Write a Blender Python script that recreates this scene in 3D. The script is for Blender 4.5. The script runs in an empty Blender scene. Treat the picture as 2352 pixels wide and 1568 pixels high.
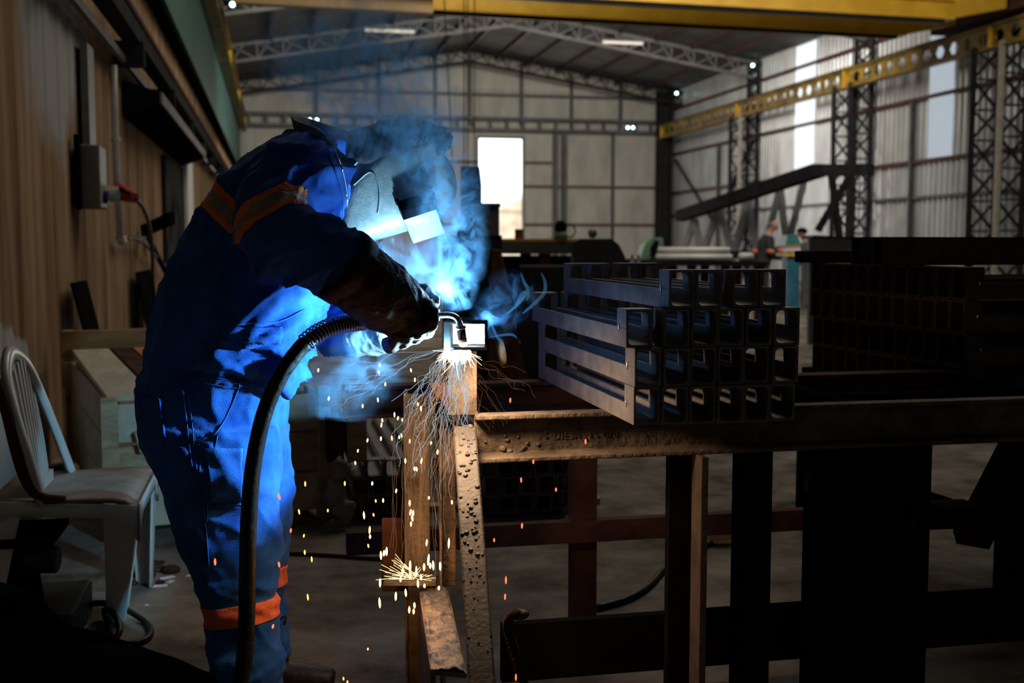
import bpy, bmesh, math, random
import numpy as np
from mathutils import Vector, Matrix, noise
from mathutils.bvhtree import BVHTree
random.seed(7)
sc = bpy.context.scene
COL = sc.collection
# ---------------------------------------------------------------- camera
FPX = 2600.0; PIT = math.radians(4.92); YAW = math.radians(11.86); EYE = 1.28
cam_d = bpy.data.cameras.new('camera'); cam = bpy.data.objects.new('camera', cam_d); COL.objects.link(cam)
cam.location = (0, 0, EYE); cam.rotation_euler = (math.pi/2-PIT, 0, -YAW)
cam_d.sensor_width = 36; cam_d.lens = FPX*36/2352; cam_d.clip_start = .05; cam_d.clip_end = 400
cam_d.dof.use_dof = True; cam_d.dof.focus_distance = 2.95; cam_d.dof.aperture_fstop = 3.4
sc.camera = cam
# ---------------------------------------------------------------- world, exposure, big lights
w = bpy.data.worlds.new('sky'); sc.world = w; w.use_nodes = True
bg = w.node_tree.nodes['Background']; bg.inputs[0].default_value = (.86, .93, 1, 1); bg.inputs[1].default_value = 3.0
sc.view_settings.view_transform = 'Standard'; sc.view_settings.look = 'None'
sc.view_settings.exposure = 0.0; sc.view_settings.gamma = 1; sc.view_settings.use_curve_mapping = False
cy = sc.cycles
cy.max_bounces = 6; cy.diffuse_bounces = 3; cy.glossy_bounces = 3; cy.transmission_bounces = 4; cy.volume_bounces = 0
cy.sample_clamp_indirect = 4; cy.caustics_reflective = False; cy.caustics_refractive = False
cy.volume_step_rate = 0.3; cy.volume_max_steps = 256; cy.use_denoising = True
def light(name, kind, loc, power, col, size=None, size_y=None, aim=None, radius=.02):
    d = bpy.data.lights.new(name, kind); d.energy = power; d.color = col
    if kind == 'AREA':
        d.shape = 'RECTANGLE'; d.size = size; d.size_y = size_y or size
    else: d.shadow_soft_size = radius
    o = bpy.data.objects.new(name, d); COL.objects.link(o); o.location = loc
    if aim is not None: o.rotation_euler = (Vector(aim)-Vector(loc)).to_track_quat('-Z', 'Y').to_euler()
    return o
# unseen fill lamps added to brighten the hall; last, daylight at the open doorway
light('back_wall_fill', 'AREA', (8.2, 28.6, 7.95), 1500, (1, .95, .87), 12, 2.4, aim=(8.5, 50, 1.5))  # added fill for the back wall, no roof opening above it
light('mid_hall_fill', 'AREA', (8, 15, 7.9), 640, (1, .93, .82), 12, 3.0, aim=(7, 30, 0))  # added fill for the crane bridge and mid hall
light('right_wall_fill', 'AREA', (5, 22.5, 7.9), 160, (.95, .97, 1), 6, 2, aim=(18, 36, 4))  # added fill aimed at the right wall
light('front_fill', 'AREA', (5, -7, 3.2), 12, (1, .95, .88), 4, 4, aim=(3, 6, 1))  # added dim fill from behind the camera, no door modelled there
light('floor_fill', 'AREA', (4, 13, 8.0), 210, (1, .93, .84), 5, 3, aim=(3.2, 9.5, 0))  # added fill for the floor around and beyond the bench
light('left_wall_fill', 'AREA', (2.4, 7.5, 6.5), 54, (1, .88, .74), 1.6, 5, aim=(-1.3, 8, 1.4))  # added warm fill for left wall, chair and crate, no door behind it
light('open_door_daylight', 'AREA', (9.94, 49.8, 3.7), 260, (1, .97, .92), 1.8, 4.2, aim=(9.9, 30, 1))
# ---------------------------------------------------------------- photo geometry
_f = Vector((math.sin(YAW)*math.cos(PIT), math.cos(YAW)*math.cos(PIT), -math.sin(PIT)))
_r = Vector((math.cos(YAW), -math.sin(YAW), 0)); _u = _r.cross(_f); _C = Vector((0, 0, EYE))
FH = Vector((math.sin(YAW), math.cos(YAW), 0))
V3 = lambda *a: Vector(a)
def ray(u, v): return _f + _r*((u-1176)/FPX) - _u*((v-784)/FPX)
def P(u, v, d): return _C + ray(u, v)*d
def PX(u, v, X): r = ray(u, v); return _C + r*(X/r.x)
def PY(u, v, Y): r = ray(u, v); return _C + r*(Y/r.y)
def PZ(u, v, Z): r = ray(u, v); return _C + r*((Z-EYE)/r.z)
def px(p):
    q = Vector(p)-_C; d = q.dot(_f); return 1176+FPX*q.dot(_r)/d, 784-FPX*q.dot(_u)/d, d
# the welding arc and the glow of the hot steel and sparks under it
ARC = P(1021, 818, 2.888); GLOW = P(1046, 838, 2.80); BURST = P(962, 1300, 2.86)
arc = light('arc_light', 'SPOT', ARC, 90, (.33, .72, 1), radius=.012, aim=ARC+(-_r*.70+_u*.60-_f*.08))
arc.data.spot_size = math.radians(176); arc.data.spot_blend = .12
glow = light('arc_lit_smoke', 'SPOT', P(1044, 676, 2.96), 11, (.36, .66, 1), radius=.05, aim=P(1044, 676, 2.94)+(-_r*.8+_u*.4-_f*.35))
glow.data.spot_size = math.radians(168); glow.data.spot_blend = .5
light('hot_metal_glow', 'AREA', GLOW, 5.6, (1, .64, .36), .09, .09, aim=GLOW+V3(.35, .12, -1))
light('arc_spill', 'POINT', P(1122, 728, 2.99), 1.3, (.25, .58, 1), radius=.02)
light('spark_burst_glow', 'POINT', BURST, 1.6, (1, .42, .12), radius=.03)
# ---------------------------------------------------------------- materials
def mat(name, c1, c2=None, scale=6, rough=.6, metal=0, bump=0, bscale=None, stretch=(1, 1, 1), lo=.38, hi=.62, detail=6, spec=.4, coat=0):
    m = bpy.data.materials.new(name); m.use_nodes = True; nt = m.node_tree; N = nt.nodes; L = nt.links
    b = N['Principled BSDF']; b.inputs['Roughness'].default_value = rough; b.inputs['Metallic'].default_value = metal
    b.inputs['Specular IOR Level'].default_value = spec; b.inputs['Coat Weight'].default_value = coat
    tc = N.new('ShaderNodeTexCoord'); mp = N.new('ShaderNodeMapping'); mp.inputs['Scale'].default_value = stretch
    L.new(tc.outputs['Object'], mp.inputs[0])
    nz = N.new('ShaderNodeTexNoise'); nz.inputs['Scale'].default_value = scale; nz.inputs['Detail'].default_value = detail; nz.inputs['Roughness'].default_value = .62
    L.new(mp.outputs[0], nz.inputs['Vector'])
    rp = N.new('ShaderNodeValToRGB'); rp.color_ramp.elements[0].position = lo; rp.color_ramp.elements[1].position = hi
    rp.color_ramp.elements[0].color = (*c1, 1); rp.color_ramp.elements[1].color = (*(c2 or [x*1.35 for x in c1]), 1)
    L.new(nz.outputs[0], rp.inputs[0]); L.new(rp.outputs[0], b.inputs['Base Color'])
    if bump:
        n2 = N.new('ShaderNodeTexNoise'); n2.inputs['Scale'].default_value = bscale or scale*6; n2.inputs['Detail'].default_value = 5
        L.new(mp.outputs[0], n2.inputs['Vector'])
        bp = N.new('ShaderNodeBump'); bp.inputs['Strength'].default_value = bump; bp.inputs['Distance'].default_value = .01
        L.new(n2.outputs[0], bp.inputs['Height']); L.new(bp.outputs[0], b.inputs['Normal'])
    return m
def emis(name, col, s):
    m = bpy.data.materials.new(name); m.use_nodes = True; N = m.node_tree.nodes; N.clear()
    e = N.new('ShaderNodeEmission'); e.inputs[0].default_value = (*col, 1); e.inputs[1].default_value = s
    o = N.new('ShaderNodeOutputMaterial'); m.node_tree.links.new(e.outputs[0], o.inputs[0]); return m
def add_patch(m, centre, rad, col, soft=.25, nscale=3, namp=.5):
    """a worn paint patch with its own outline, fixed to the surface"""
    nt = m.node_tree; N = nt.nodes; L = nt.links; b = N['Principled BSDF']
    src = b.inputs['Base Color'].links[0].from_socket
    tc = N.new('ShaderNodeTexCoord'); mp = N.new('ShaderNodeMapping')
    mp.inputs['Location'].default_value = [-c/r for c, r in zip(centre, rad)]; mp.inputs['Scale'].default_value = [1/r for r in rad]
    L.new(tc.outputs['Object'], mp.inputs[0])
    ln = N.new('ShaderNodeVectorMath'); ln.operation = 'LENGTH'; L.new(mp.outputs[0], ln.inputs[0])
    nz = N.new('ShaderNodeTexNoise'); nz.inputs['Scale'].default_value = nscale; nz.inputs['Detail'].default_value = 5; L.new(tc.outputs['Object'], nz.inputs['Vector'])
    ma = N.new('ShaderNodeMath'); ma.operation = 'MULTIPLY_ADD'; L.new(nz.outputs[0], ma.inputs[0]); ma.inputs[1].default_value = namp; L.new(ln.outputs['Value'], ma.inputs[2])
    mr = N.new('ShaderNodeMapRange'); L.new(ma.outputs[0], mr.inputs[0]); mr.inputs[1].default_value = 1+namp*.5-soft/2; mr.inputs[2].default_value = 1+namp*.5+soft/2
    mr.inputs[3].default_value = 1; mr.inputs[4].default_value = 0
    mx = N.new('ShaderNodeMix'); mx.data_type = 'RGBA'; L.new(mr.outputs[0], mx.inputs[0]); L.new(src, mx.inputs[6]); mx.inputs[7].default_value = (*col, 1)
    L.new(mx.outputs[2], b.inputs['Base Color'])
M = {}
M['sheet'] = mat('corrugated_cream_sheet', (.40, .38, .33), (.54, .51, .45), 1.2, .55, stretch=(1, 1, .35))
M['sheet_right'] = mat('corrugated_grey_sheet', (.36, .36, .35), (.50, .50, .49), 1.5, .32, metal=.35, stretch=(1, 1, .3))
M['sheet_left'] = mat('stained_brown_wall_panels', (.11, .058, .026), (.42, .285, .17), 1.8, .95, spec=.05, stretch=(1.5, 2.2, .22), bump=.3, bscale=14, lo=.30, hi=.70)
add_patch(M['sheet_left'], (0, 7.5-20.5, 2.9), (3, 1.0, 1.0), (.34, .34, .33), .25, 2.2, .7)
add_patch(M['sheet_left'], (0, 5.7-20.5, .40), (3, .9, .50), (.46, .47, .46), .08, 5, .4)
M['green'] = mat('green_painted_steel', (.022, .085, .065), (.035, .12, .09), 2, .5, spec=.2)
M['roof'] = mat('roof_sheet', (.10, .094, .088), (.14, .132, .125), 1.2, .8, spec=.1)
M['dark'] = mat('dark_steel', (.018, .018, .020), (.032, .030, .030), 5, .9, spec=.05)
M['black'] = mat('black_steel', (.006, .006, .0065), (.011, .0105, .010), 6, 1, spec=0)
M['frame'] = mat('grey_frame_steel', (.06, .062, .06), (.10, .10, .095), 3, .5)
M['truss'] = mat('pale_truss_steel', (.14, .132, .12), (.20, .188, .172), 3, .7, spec=.2)
M['red'] = mat('red_oxide_girt', (.075, .025, .022), (.11, .037, .032), 3, .6)
M['dull_yellow'] = mat('grimy_crane_beam_paint', (.12, .075, .015), (.34, .20, .02), 1.5, .5)
M['purlin'] = mat('dark_red_purlin', (.05, .022, .02), (.07, .03, .027), 3, .6)
M['yellow'] = mat('yellow_crane_paint', (.62, .34, .02), (.74, .43, .035), 2, .45)
M['floor'] = mat('oil_stained_concrete', (.055, .046, .037), (.32, .275, .225), 3.4, .95, spec=.1, bump=.4, bscale=9, lo=.3, hi=.72, detail=10)
M['rust'] = mat('rusty_bench_steel', (.07, .054, .042), (.19, .15, .115), 9, .8, spec=.15, bump=.7, bscale=60)
M['midgrey'] = mat('grey_primer_steel', (.13, .13, .135), (.20, .20, .205), 3, .6)
M['rustdark'] = mat('dark_rusty_steel', (.042, .018, .012), (.085, .040, .027), 7, .85, spec=.1, bump=.4, bscale=50)
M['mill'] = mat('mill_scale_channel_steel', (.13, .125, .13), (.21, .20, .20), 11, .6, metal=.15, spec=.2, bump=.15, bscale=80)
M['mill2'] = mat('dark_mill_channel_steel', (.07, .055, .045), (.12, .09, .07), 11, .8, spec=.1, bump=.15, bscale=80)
M['bead'] = mat('bright_weld_bead', (.5, .47, .44), (.7, .66, .6), 40, .3, metal=.9)
M['denim'] = mat('blue_cotton_coverall', (.006, .055, .30), (.022, .125, .48), 9, .85, bump=.35, bscale=420, spec=.12)
add_d = M['denim'].node_tree.nodes['Principled BSDF']; add_d.inputs['Sheen Weight'].default_value = .06
M['seam'] = mat('coverall_seam_thread', (.012, .065, .25), (.02, .09, .32), 30, .85)
M['orange'] = mat('orange_band', (.75, .17, .03), (.85, .23, .05), 30, .8, bump=.3, bscale=200)
M['salmon'] = mat('faded_orange_band', (.72, .14, .06), (.80, .20, .09), 30, .8, bump=.3, bscale=200)
M['grey_band'] = mat('grey_reflective_tape', (.20, .19, .17), (.28, .26, .24), 30, .45)
M['glove'] = mat('brown_leather_glove', (.020, .012, .009), (.045, .026, .018), 12, .72, bump=.6, bscale=60, spec=.25)
M['glovepale'] = mat('pale_leather_glove', (.13, .15, .115), (.20, .21, .165), 14, .8, bump=.4, bscale=60)
M['navy'] = mat('black_cloth_hood', (.010, .011, .018), (.02, .02, .03), 20, .85, bump=.5, bscale=60)
M['helmet'] = mat('grey_welding_mask', (.19, .20, .20), (.25, .26, .25), 45, .5, bump=.12, bscale=160, metal=.15)
M['glass'] = mat('dark_filter_glass', (.01, .015, .018), None, 5, .08, spec=.8)
M['box'] = mat('pale_lens_box', (.20, .22, .22), (.28, .29, .28), 20, .3)
M['skin'] = mat('skin', (.42, .22, .15), (.50, .28, .2), 20, .55)
M['rubber'] = mat('black_rubber_hose', (.007, .007, .008), (.015, .014, .014), 25, .5, spec=.25, bump=.3, bscale=50)
M['spring'] = mat('dark_spring_wire', (.30, .30, .36), None, 20, .3, metal=.9)
M['copper'] = mat('worn_torch_metal', (.22, .18, .15), (.35, .3, .26), 20, .3, metal=.9)
M['plastic'] = mat('dirty_white_plastic', (.40, .43, .43), (.62, .66, .66), 5, .30, stretch=(1, 1, .5), lo=.3, hi=.6)
M['wood'] = mat('crate_wood', (.30, .19, .10), (.50, .37, .23), 3, .7, stretch=(1, 6, 6), bump=.3, bscale=30)
M['wood2'] = mat('orange_crate_wood', (.36, .15, .045), (.48, .24, .09), 3, .7, stretch=(1, 6, 6), bump=.3, bscale=30)
M['wood3'] = mat('pale_crate_wood', (.42, .36, .27), (.55, .48, .37), 4, .7, stretch=(3, 1, 3), bump=.3, bscale=30)
M['paper'] = mat('white_paper', (.6, .6, .66), None, 8, .8)
M['greyplastic'] = mat('grey_socket_plastic', (.16, .155, .15), (.21, .20, .19), 9, .5)
M['redplastic'] = mat('red_plug_plastic', (.30, .02, .02), (.38, .03, .03), 9, .4)
M['blueplastic'] = mat('blue_socket_plastic', (.01, .02, .10), None, 9, .4)
M['pipe'] = mat('cream_conduit', (.33, .29, .23), (.42, .38, .31), 6, .5)
M['pipewhite'] = mat('white_steel_pipe', (.62, .60, .58), (.74, .72, .70), 6, .35)
M['bluepaint'] = mat('blue_machine_paint', (.02, .10, .16), (.03, .15, .22), 6, .45)
M['tealpaint'] = mat('teal_machine_paint', (.03, .14, .14), (.05, .20, .19), 6, .45)
M['greenpaint'] = mat('pale_green_machine_paint', (.10, .20, .13), (.16, .28, .19), 6, .5)
M['tarp'] = mat('black_tarpaulin', (.010, .011, .014), (.02, .02, .024), 8, .6, bump=.5, bscale=12)
M['grease'] = mat('spatter_crusted_steel', (.045, .045, .05), (.15, .145, .14), 60, .45, metal=.25, bump=.6, bscale=130)
M['tube_lamp'] = emis('lit_fluorescent_tube', (1, .88, .72), 1.1)
M['lamp_blue'] = emis('small_lit_lamp', (.55, .95, 1), 14)
M['pane'] = emis('daylit_translucent_sheet', (.88, .95, 1), 1.2)
M['pane2'] = emis('daylit_translucent_sheet_dim', (.80, .90, 1), .52)
M['spark'] = emis('glowing_spark', (1, .40, .10), 3.2)
M['sparkhot'] = emis('white_hot_spark', (1, .60, .22), 4.5)
M['sparkred'] = emis('cooling_red_spark', (1, .13, .05), 2.6)
M['fil_b'] = emis('pale_blue_spark_thread', (.50, .78, 1), .8)
M['fil_o'] = emis('amber_spark_thread', (1, .60, .40), .55)
M['fil_d'] = emis('dim_spark_thread', (1, .42, .16), .28)
M['arcwhite'] = emis('white_hot_arc', (.85, .95, 1), 14)
M['hot'] = emis('white_hot_metal', (1, .78, .50), 5)
M['brick'] = mat('hazy_brick', (.55, .42, .30), (.8, .68, .5), 1.2, .9)
# ---------------------------------------------------------------- mesh helpers
def V(*a): return Vector(a)
class MB:
    def __init__(s): s.v = []; s.f = []
    def add(s, vs, fs):
        n = len(s.v); s.v += [Vector(x) for x in vs]; s.f += [tuple(i+n for i in f) for f in fs]; return s
    def box(s, a, b):
        x0, y0, z0 = a; x1, y1, z1 = b
        return s.add([(x0,y0,z0),(x1,y0,z0),(x1,y1,z0),(x0,y1,z0),(x0,y0,z1),(x1,y0,z1),(x1,y1,z1),(x0,y1,z1)],
              [(0,3,2,1),(4,5,6,7),(0,1,5,4),(1,2,6,5),(2,3,7,6),(3,0,4,7)])
    def bar(s, p, q, w, h=None, upv=(0,0,1)):
        """rectangular bar from p to q"""
        p = Vector(p); q = Vector(q); h = h or w; t = (q-p).normalized(); up = Vector(upv)
        if abs(t.dot(up)) > .97: up = Vector((0,1,0))
        x = t.cross(up).normalized()*w/2; y = x.cross(t).normalized()*h/2
        vs = [p-x-y, p+x-y, p+x+y, p-x+y, q-x-y, q+x-y, q+x+y, q-x+y]
        return s.add(vs, [(0,3,2,1),(4,5,6,7),(0,1,5,4),(1,2,6,5),(2,3,7,6),(3,0,4,7)])
    def prism(s, poly, d):
        """closed polygon (3D points) extruded by vector d"""
        n = len(poly); poly = [Vector(p) for p in poly]; d = Vector(d)
        return s.add(poly+[p+d for p in poly], [tuple(range(n))[::-1], tuple(range(n, 2*n))]+[(i, (i+1) % n, n+(i+1) % n, n+i) for i in range(n)])
    def rings(s, R, cap=True):
        n = len(R[0]); vs = [p for r in R for p in r]; fs = []
        for k in range(len(R)-1):
            for i in range(n):
                j = (i+1) % n; fs.append((k*n+i, k*n+j, (k+1)*n+j, (k+1)*n+i))
        if cap: fs += [tuple(range(n))[::-1], tuple(range((len(R)-1)*n, len(R)*n))]
        return s.add(vs, fs)
    def tube(s, path, r, n=10, cap=True):
        path = [Vector(p) for p in path]; R = []; x = None
        for i, p in enumerate(path):
            t = (path[min(i+1, len(path)-1)]-path[max(i-1, 0)]).normalized()
            if x is None: x = t.cross(Vector((0, 0, 1)) if abs(t.z) < .9 else Vector((0, 1, 0))).normalized()
            x = (x-t*x.dot(t)).normalized(); y = t.cross(x); rr = r[i] if hasattr(r, '__len__') else r
            R.append([p+(x*math.cos(a)+y*math.sin(a))*rr for a in [2*math.pi*k/n for k in range(n)]])
        return s.rings(R, cap)
    def ball(s, c, r, n=10, sc3=(1, 1, 1)):
        c = Vector(c); R = []
        for i in range(1, n):
            th = math.pi*i/n
            R.append([c+Vector((sc3[0]*r*math.sin(th)*math.cos(a), sc3[1]*r*math.sin(th)*math.sin(a), sc3[2]*r*math.cos(th))) for a in [2*math.pi*k/(n+2) for k in range(n+2)]])
        return s.rings(R)
    def build(s, name, m, parent=None, smooth=False, mod=None):
        vs = s.v
        if parent is not None: off = parent['_b'] if '_b' in parent else (0, 0, 0); off = Vector(off)
        else:
            a = np.array([tuple(p) for p in vs]); lo = a.min(0); hi = a.max(0); off = Vector(((lo[0]+hi[0])/2, (lo[1]+hi[1])/2, lo[2]))
        me = bpy.data.meshes.new(name); me.from_pydata([tuple(p-off) for p in vs], [], s.f); me.validate()
        bm = bmesh.new(); bm.from_mesh(me); bmesh.ops.recalc_face_normals(bm, faces=bm.faces); bm.to_mesh(me); bm.free()
        me.materials.append(M[m] if isinstance(m, str) else m)
        if smooth: me.polygons.foreach_set('use_smooth', [True]*len(me.polygons))
        o = bpy.data.objects.new(name, me); COL.objects.link(o)
        if parent is not None:
            o.parent = parent; o['_b'] = tuple(off)
        else: o.location = off; o['_b'] = tuple(off)
        return o
def bevel(o, wdt=.003, seg=2):
    b = o.modifiers.new('bevel', 'BEVEL'); b.width = wdt; b.segments = seg; b.limit_method = 'ANGLE'; return o
def subsurf(o, n=1):
    b = o.modifiers.new('sub', 'SUBSURF'); b.levels = n; b.render_levels = n; return o
def tag(o, label, cat, group=None, kind=None):
    if label: o['label'] = label
    if cat: o['category'] = cat
    if group: o['group'] = group
    o['kind'] = kind or 'thing'
    return o
def thing(name, loc, label, cat, group=None, rz=0):
    o = bpy.data.objects.new(name, None); COL.objects.link(o); o.location = loc; o.rotation_euler = (0, 0, rz); o.empty_display_size = .1
    o['_b'] = tuple(Vector(loc)) if rz == 0 else (0, 0, 0)
    return tag(o, label, cat, group)
def struct(o): o['kind'] = 'structure'; return o
def copy_tree(o, parent=None):
    c = o.copy(); COL.objects.link(c)
    if parent is not None: c.parent = parent
    for ch in list(o.children): copy_tree(ch, c)
    return c
def crom(pts, n):
    """Catmull-Rom through tuples, n samples per span"""
    P_ = [np.array(p, float) for p in pts]; P_ = [2*P_[0]-P_[1]]+P_+[2*P_[-1]-P_[-2]]; out = []
    for i in range(1, len(P_)-2):
        for k in range(n):
            t = k/n; a, b, c, d = P_[i-1:i+3]
            out.append(.5*((2*b)+(c-a)*t+(2*a-5*b+4*c-d)*t*t+(3*b-a-3*c+d)*t**3))
    out.append(P_[-2]); return out
def ppath(pts, n=6): return [P(*q) for q in crom(pts, n)]
ORD = ['first', 'second', 'third', 'fourth', 'fifth', 'sixth', 'seventh', 'eighth', 'ninth', 'tenth', 'eleventh', 'twelfth', 'thirteenth', 'fourteenth']
# ================================================================ THE HALL
XL, XR, YB, YF, EAVE, RIDGE, XM = -1.3, 18.0, 50.0, -9.0, 8.15, 9.75, 8.35
def corr(a, b, z0, z1, depth, pitch, nrm, holes=()):
    """trapezoid corrugated sheet from a to b (2D), holes = list of (s0,s1,z0,z1)"""
    mb = MB(); a = Vector(a); b = Vector(b); L_ = (b-a).length; t = (b-a)/L_; nr = Vector(nrm)
    k = int(L_/pitch); S = []
    for i in range(k):
        s = i*pitch; S += [(s, 0), (s+pitch*.42, 0), (s+pitch*.54, depth), (s+pitch*.88, depth)]
    S.append((L_, 0))
    for h in holes: S += [(h[0], 0), (h[1], 0)]
    S.sort()
    Z = sorted(set([z0, z1]+[z for h in holes for z in h[2:]]))
    for i in range(len(S)-1):
        (s0, d0), (s1, d1) = S[i], S[i+1]
        if s1-s0 < 1e-5: continue
        for j in range(len(Z)-1):
            sm = (s0+s1)/2; zm = (Z[j]+Z[j+1])/2
            if any(h[0] < sm < h[1] and h[2] < zm < h[3] for h in holes): continue
            p0 = a+t*s0+nr*d0; p1 = a+t*s1+nr*d1
            mb.add([(p0.x,p0.y,Z[j]),(p1.x,p1.y,Z[j]),(p1.x,p1.y,Z[j+1]),(p0.x,p0.y,Z[j+1])], [(0,1,2,3)])
    return mb
fl = MB(); fl.box((XL-.3, YF, -.15), (XR+.3, YB+.2, 0)); struct(fl.build('floor', 'floor'))
# back wall with its open doorway, gable triangle above the eave
DX0, DX1, DZ1 = 9.0, 10.95, 5.94
wb = corr((XL, YB), (XR, YB), 0, EAVE, .035, .17, (0, -1), holes=[(DX0-XL, DX1-XL, -.1, DZ1)])
wb.add([(XL, YB, EAVE), (XR, YB, EAVE), (XM, YB, RIDGE)], [(0, 1, 2)])
struct(wb.build('wall_back', 'sheet'))
wr = corr((XR, YF), (XR, YB), 0, EAVE, .04, .26, (-1, 0)); struct(wr.build('wall_right', 'sheet_right'))
wl = corr((XL, YF), (XL, YB), 0, 3.95, .010, .42, (1, 0)); struct(wl.build('wall_left', 'sheet_left'))
wu = MB().box((XL-.06, YF, 3.95), (XL, YB, EAVE)); struct(wu.build('trim_1', 'green'))
struct(MB().box((XL-.2, YF-.1, 0), (XR+.2, YF, RIDGE)).build('wall_front', 'roof'))
cl = MB()
cl.prism([(XL-.2, YF, EAVE-.02), (XM, YF, RIDGE), (XM, YF, RIDGE+.1), (XL-.2, YF, EAVE+.08)], (0, YB-YF+.2, 0))
cl.prism([(XM, YF, RIDGE), (XR+.2, YF, EAVE-.02), (XR+.2, YF, EAVE+.08), (XM, YF, RIDGE+.1)], (0, YB-YF+.2, 0))
struct(cl.build('ceiling', 'roof'))
def roofz(x): return EAVE+(RIDGE-EAVE)*(1-abs(x-XM)/(XM-XL))
pr = MB()
for i in range(1, 14):
    x = XL+(XR-XL)*i/14
    pr.box((x-.05, 14, roofz(x)-.17), (x+.05, YB, roofz(x)-.01))
struct(pr.build('trim_2', 'purlin'))
# girts and posts of the gable wall
gm = MB()
for x in (1.9, 4.6, 7.05, 8.6, 10.9, 13.2, 15.5): gm.box((x-.07, YB-.2, 6.5), (x+.07, YB-.05, roofz(x)-.1))
gm.box((XL, YB-.22, 7.78), (XR, YB-.08, 7.9))
for z in (6.30, 6.78): gm.box((XL, YB-.5, z-.07), (XR, YB-.1, z+.07))
for i in range(26):
    x = XL+.4+i*.74; gm.box((x-.05, YB-.45, 6.3), (x+.05, YB-.3, 6.78))
struct(gm.build('trim_3', 'frame'))
rg = MB()
for z in (2.15, 3.85): rg.box((DX1+.1, YB-.14, z-.05), (XR, YB-.06, z+.05))
for z in (4.9,): rg.box((DX1+.1, YB-.14, z-.05), (12.3, YB-.06, z+.05))
for z in (2.15, 4.9): rg.box((XL, YB-.14, z-.05), (DX0-.1, YB-.06, z+.05))
struct(rg.build('trim_4', 'red'))
dp = MB()
for x in (15.15,): dp.box((x-.06, YB-.2, 0), (x+.06, YB-.06, 6.3))
for x in (12.45, 12.85): dp.box((x-.1, YB-.34, 0), (x+.1, YB-.06, 6.3))
for x in (1.9, 4.6, 7.05): dp.box((x-.06, YB-.2, 0), (x+.06, YB-.06, 6.3))
for x in (DX0-.1, DX1+.02): dp.box((x, YB-.12, 0), (x+.08, YB+.02, DZ1))
dp.box((DX0-.1, YB-.12, DZ1), (DX1+.1, YB+.02, DZ1+.1)); struct(dp.build('trim_5', 'frame'))
# girts of the right wall
gr = MB()
for z in (3.6, 5.35, 7.35): gr.box((XR-.16, 14, z-.05), (XR-.06, YB, z+.05))
struct(gr.build('trim_6', 'red'))
gr = MB(); gr.box((XR-.16, 14, 2.55), (XR-.06, YB, 2.63))
for y in (29.6, 44, 21.5): gr.box((XR-.2, y-.05, 0), (XR-.06, y+.05, 5.3))
struct(gr.build('trim_7', 'frame'))
# translucent strips let into the right wall
for k, (y0, y1, z0, z1, m) in enumerate([(35.75, 37.2, 3.75, 8.1, 'pane'), (27.75, 28.9, 3.62, 8.1, 'pane2')]):
    wdw = MB()
    n = 6
    for i in range(n):
        ya = y0+(y1-y0)*i/n; yb = y0+(y1-y0)*(i+1)/n
        wdw.add([(XR-.05, ya, z0), (XR-.05, yb-.03, z0), (XR-.05, yb-.03, z1), (XR-.05, ya, z1)], [(0, 1, 2, 3)])
        wdw.add([(XR-.05, yb-.03, z0), (XR-.075, yb, z0), (XR-.075, yb, z1), (XR-.05, yb-.03, z1)], [(0, 1, 2, 3)])
    struct(wdw.build('window_%d' % (k+1), m))
# open doorway: what stands outside
og = MB().box((-30, YB+.2, -.2), (60, YB+80, -.02)); struct(tag(og.build('trim_8', mat('bright_yard_ground', (.5, .46, .38), (.6, .55, .46), 1)), None, None))
hb = thing('outbuilding', (12.0, 62, 0), 'hazy tan building seen outside through the open doorway', 'building')
MB().box((12.2, 61, -.02), (15.5, 66, 3.1)).build('wall', 'brick', hb)
MB().prism([(12.0, 60.8, 3.1), (15.8, 60.8, 3.1), (14.2, 60.8, 4.2)], (0, 5.5, 0)).build('roof', 'brick', hb)
# ---------------------------------------------------------------- roof trusses
def truss(y, label, m, h=.55, soft=.045):
    t = thing('roof_truss', (XM, y, EAVE-h), label, 'roof truss', 'roof trusses of the hall')
    for sgn in (-1, 1):
        xe = XL if sgn < 0 else XR; n = 11; top = MB(); bot = MB(); lac = MB()
        T = [Vector((xe+(XM-xe)*i/n, y, EAVE-.15+(RIDGE-EAVE)*i/n)) for i in range(n+1)]
        B = [p-Vector((0, 0, h)) for p in T]
        for a, b in zip(T, T[1:]): top.bar(a, b, .14, .09)
        for a, b in zip(B, B[1:]): bot.bar(a, b, .16, .10)
        for i in range(n): lac.bar(T[i], B[i+1], soft); lac.bar(B[i], T[i], soft); lac.bar(B[i], (T[i]+T[i+1])/2, soft)
        top.build('top_chord', m, t); bot.build('bottom_chord', m, t); lac.build('lacing', m, t)
truss(48.6, 'dark lattice roof truss close in front of the far gable wall', 'dark')
truss(40.4, 'pale lattice roof truss that carries the fluorescent lamps', 'truss')
truss(32.2, 'lattice roof truss partly hidden behind the yellow crane bridge', 'truss')
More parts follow.
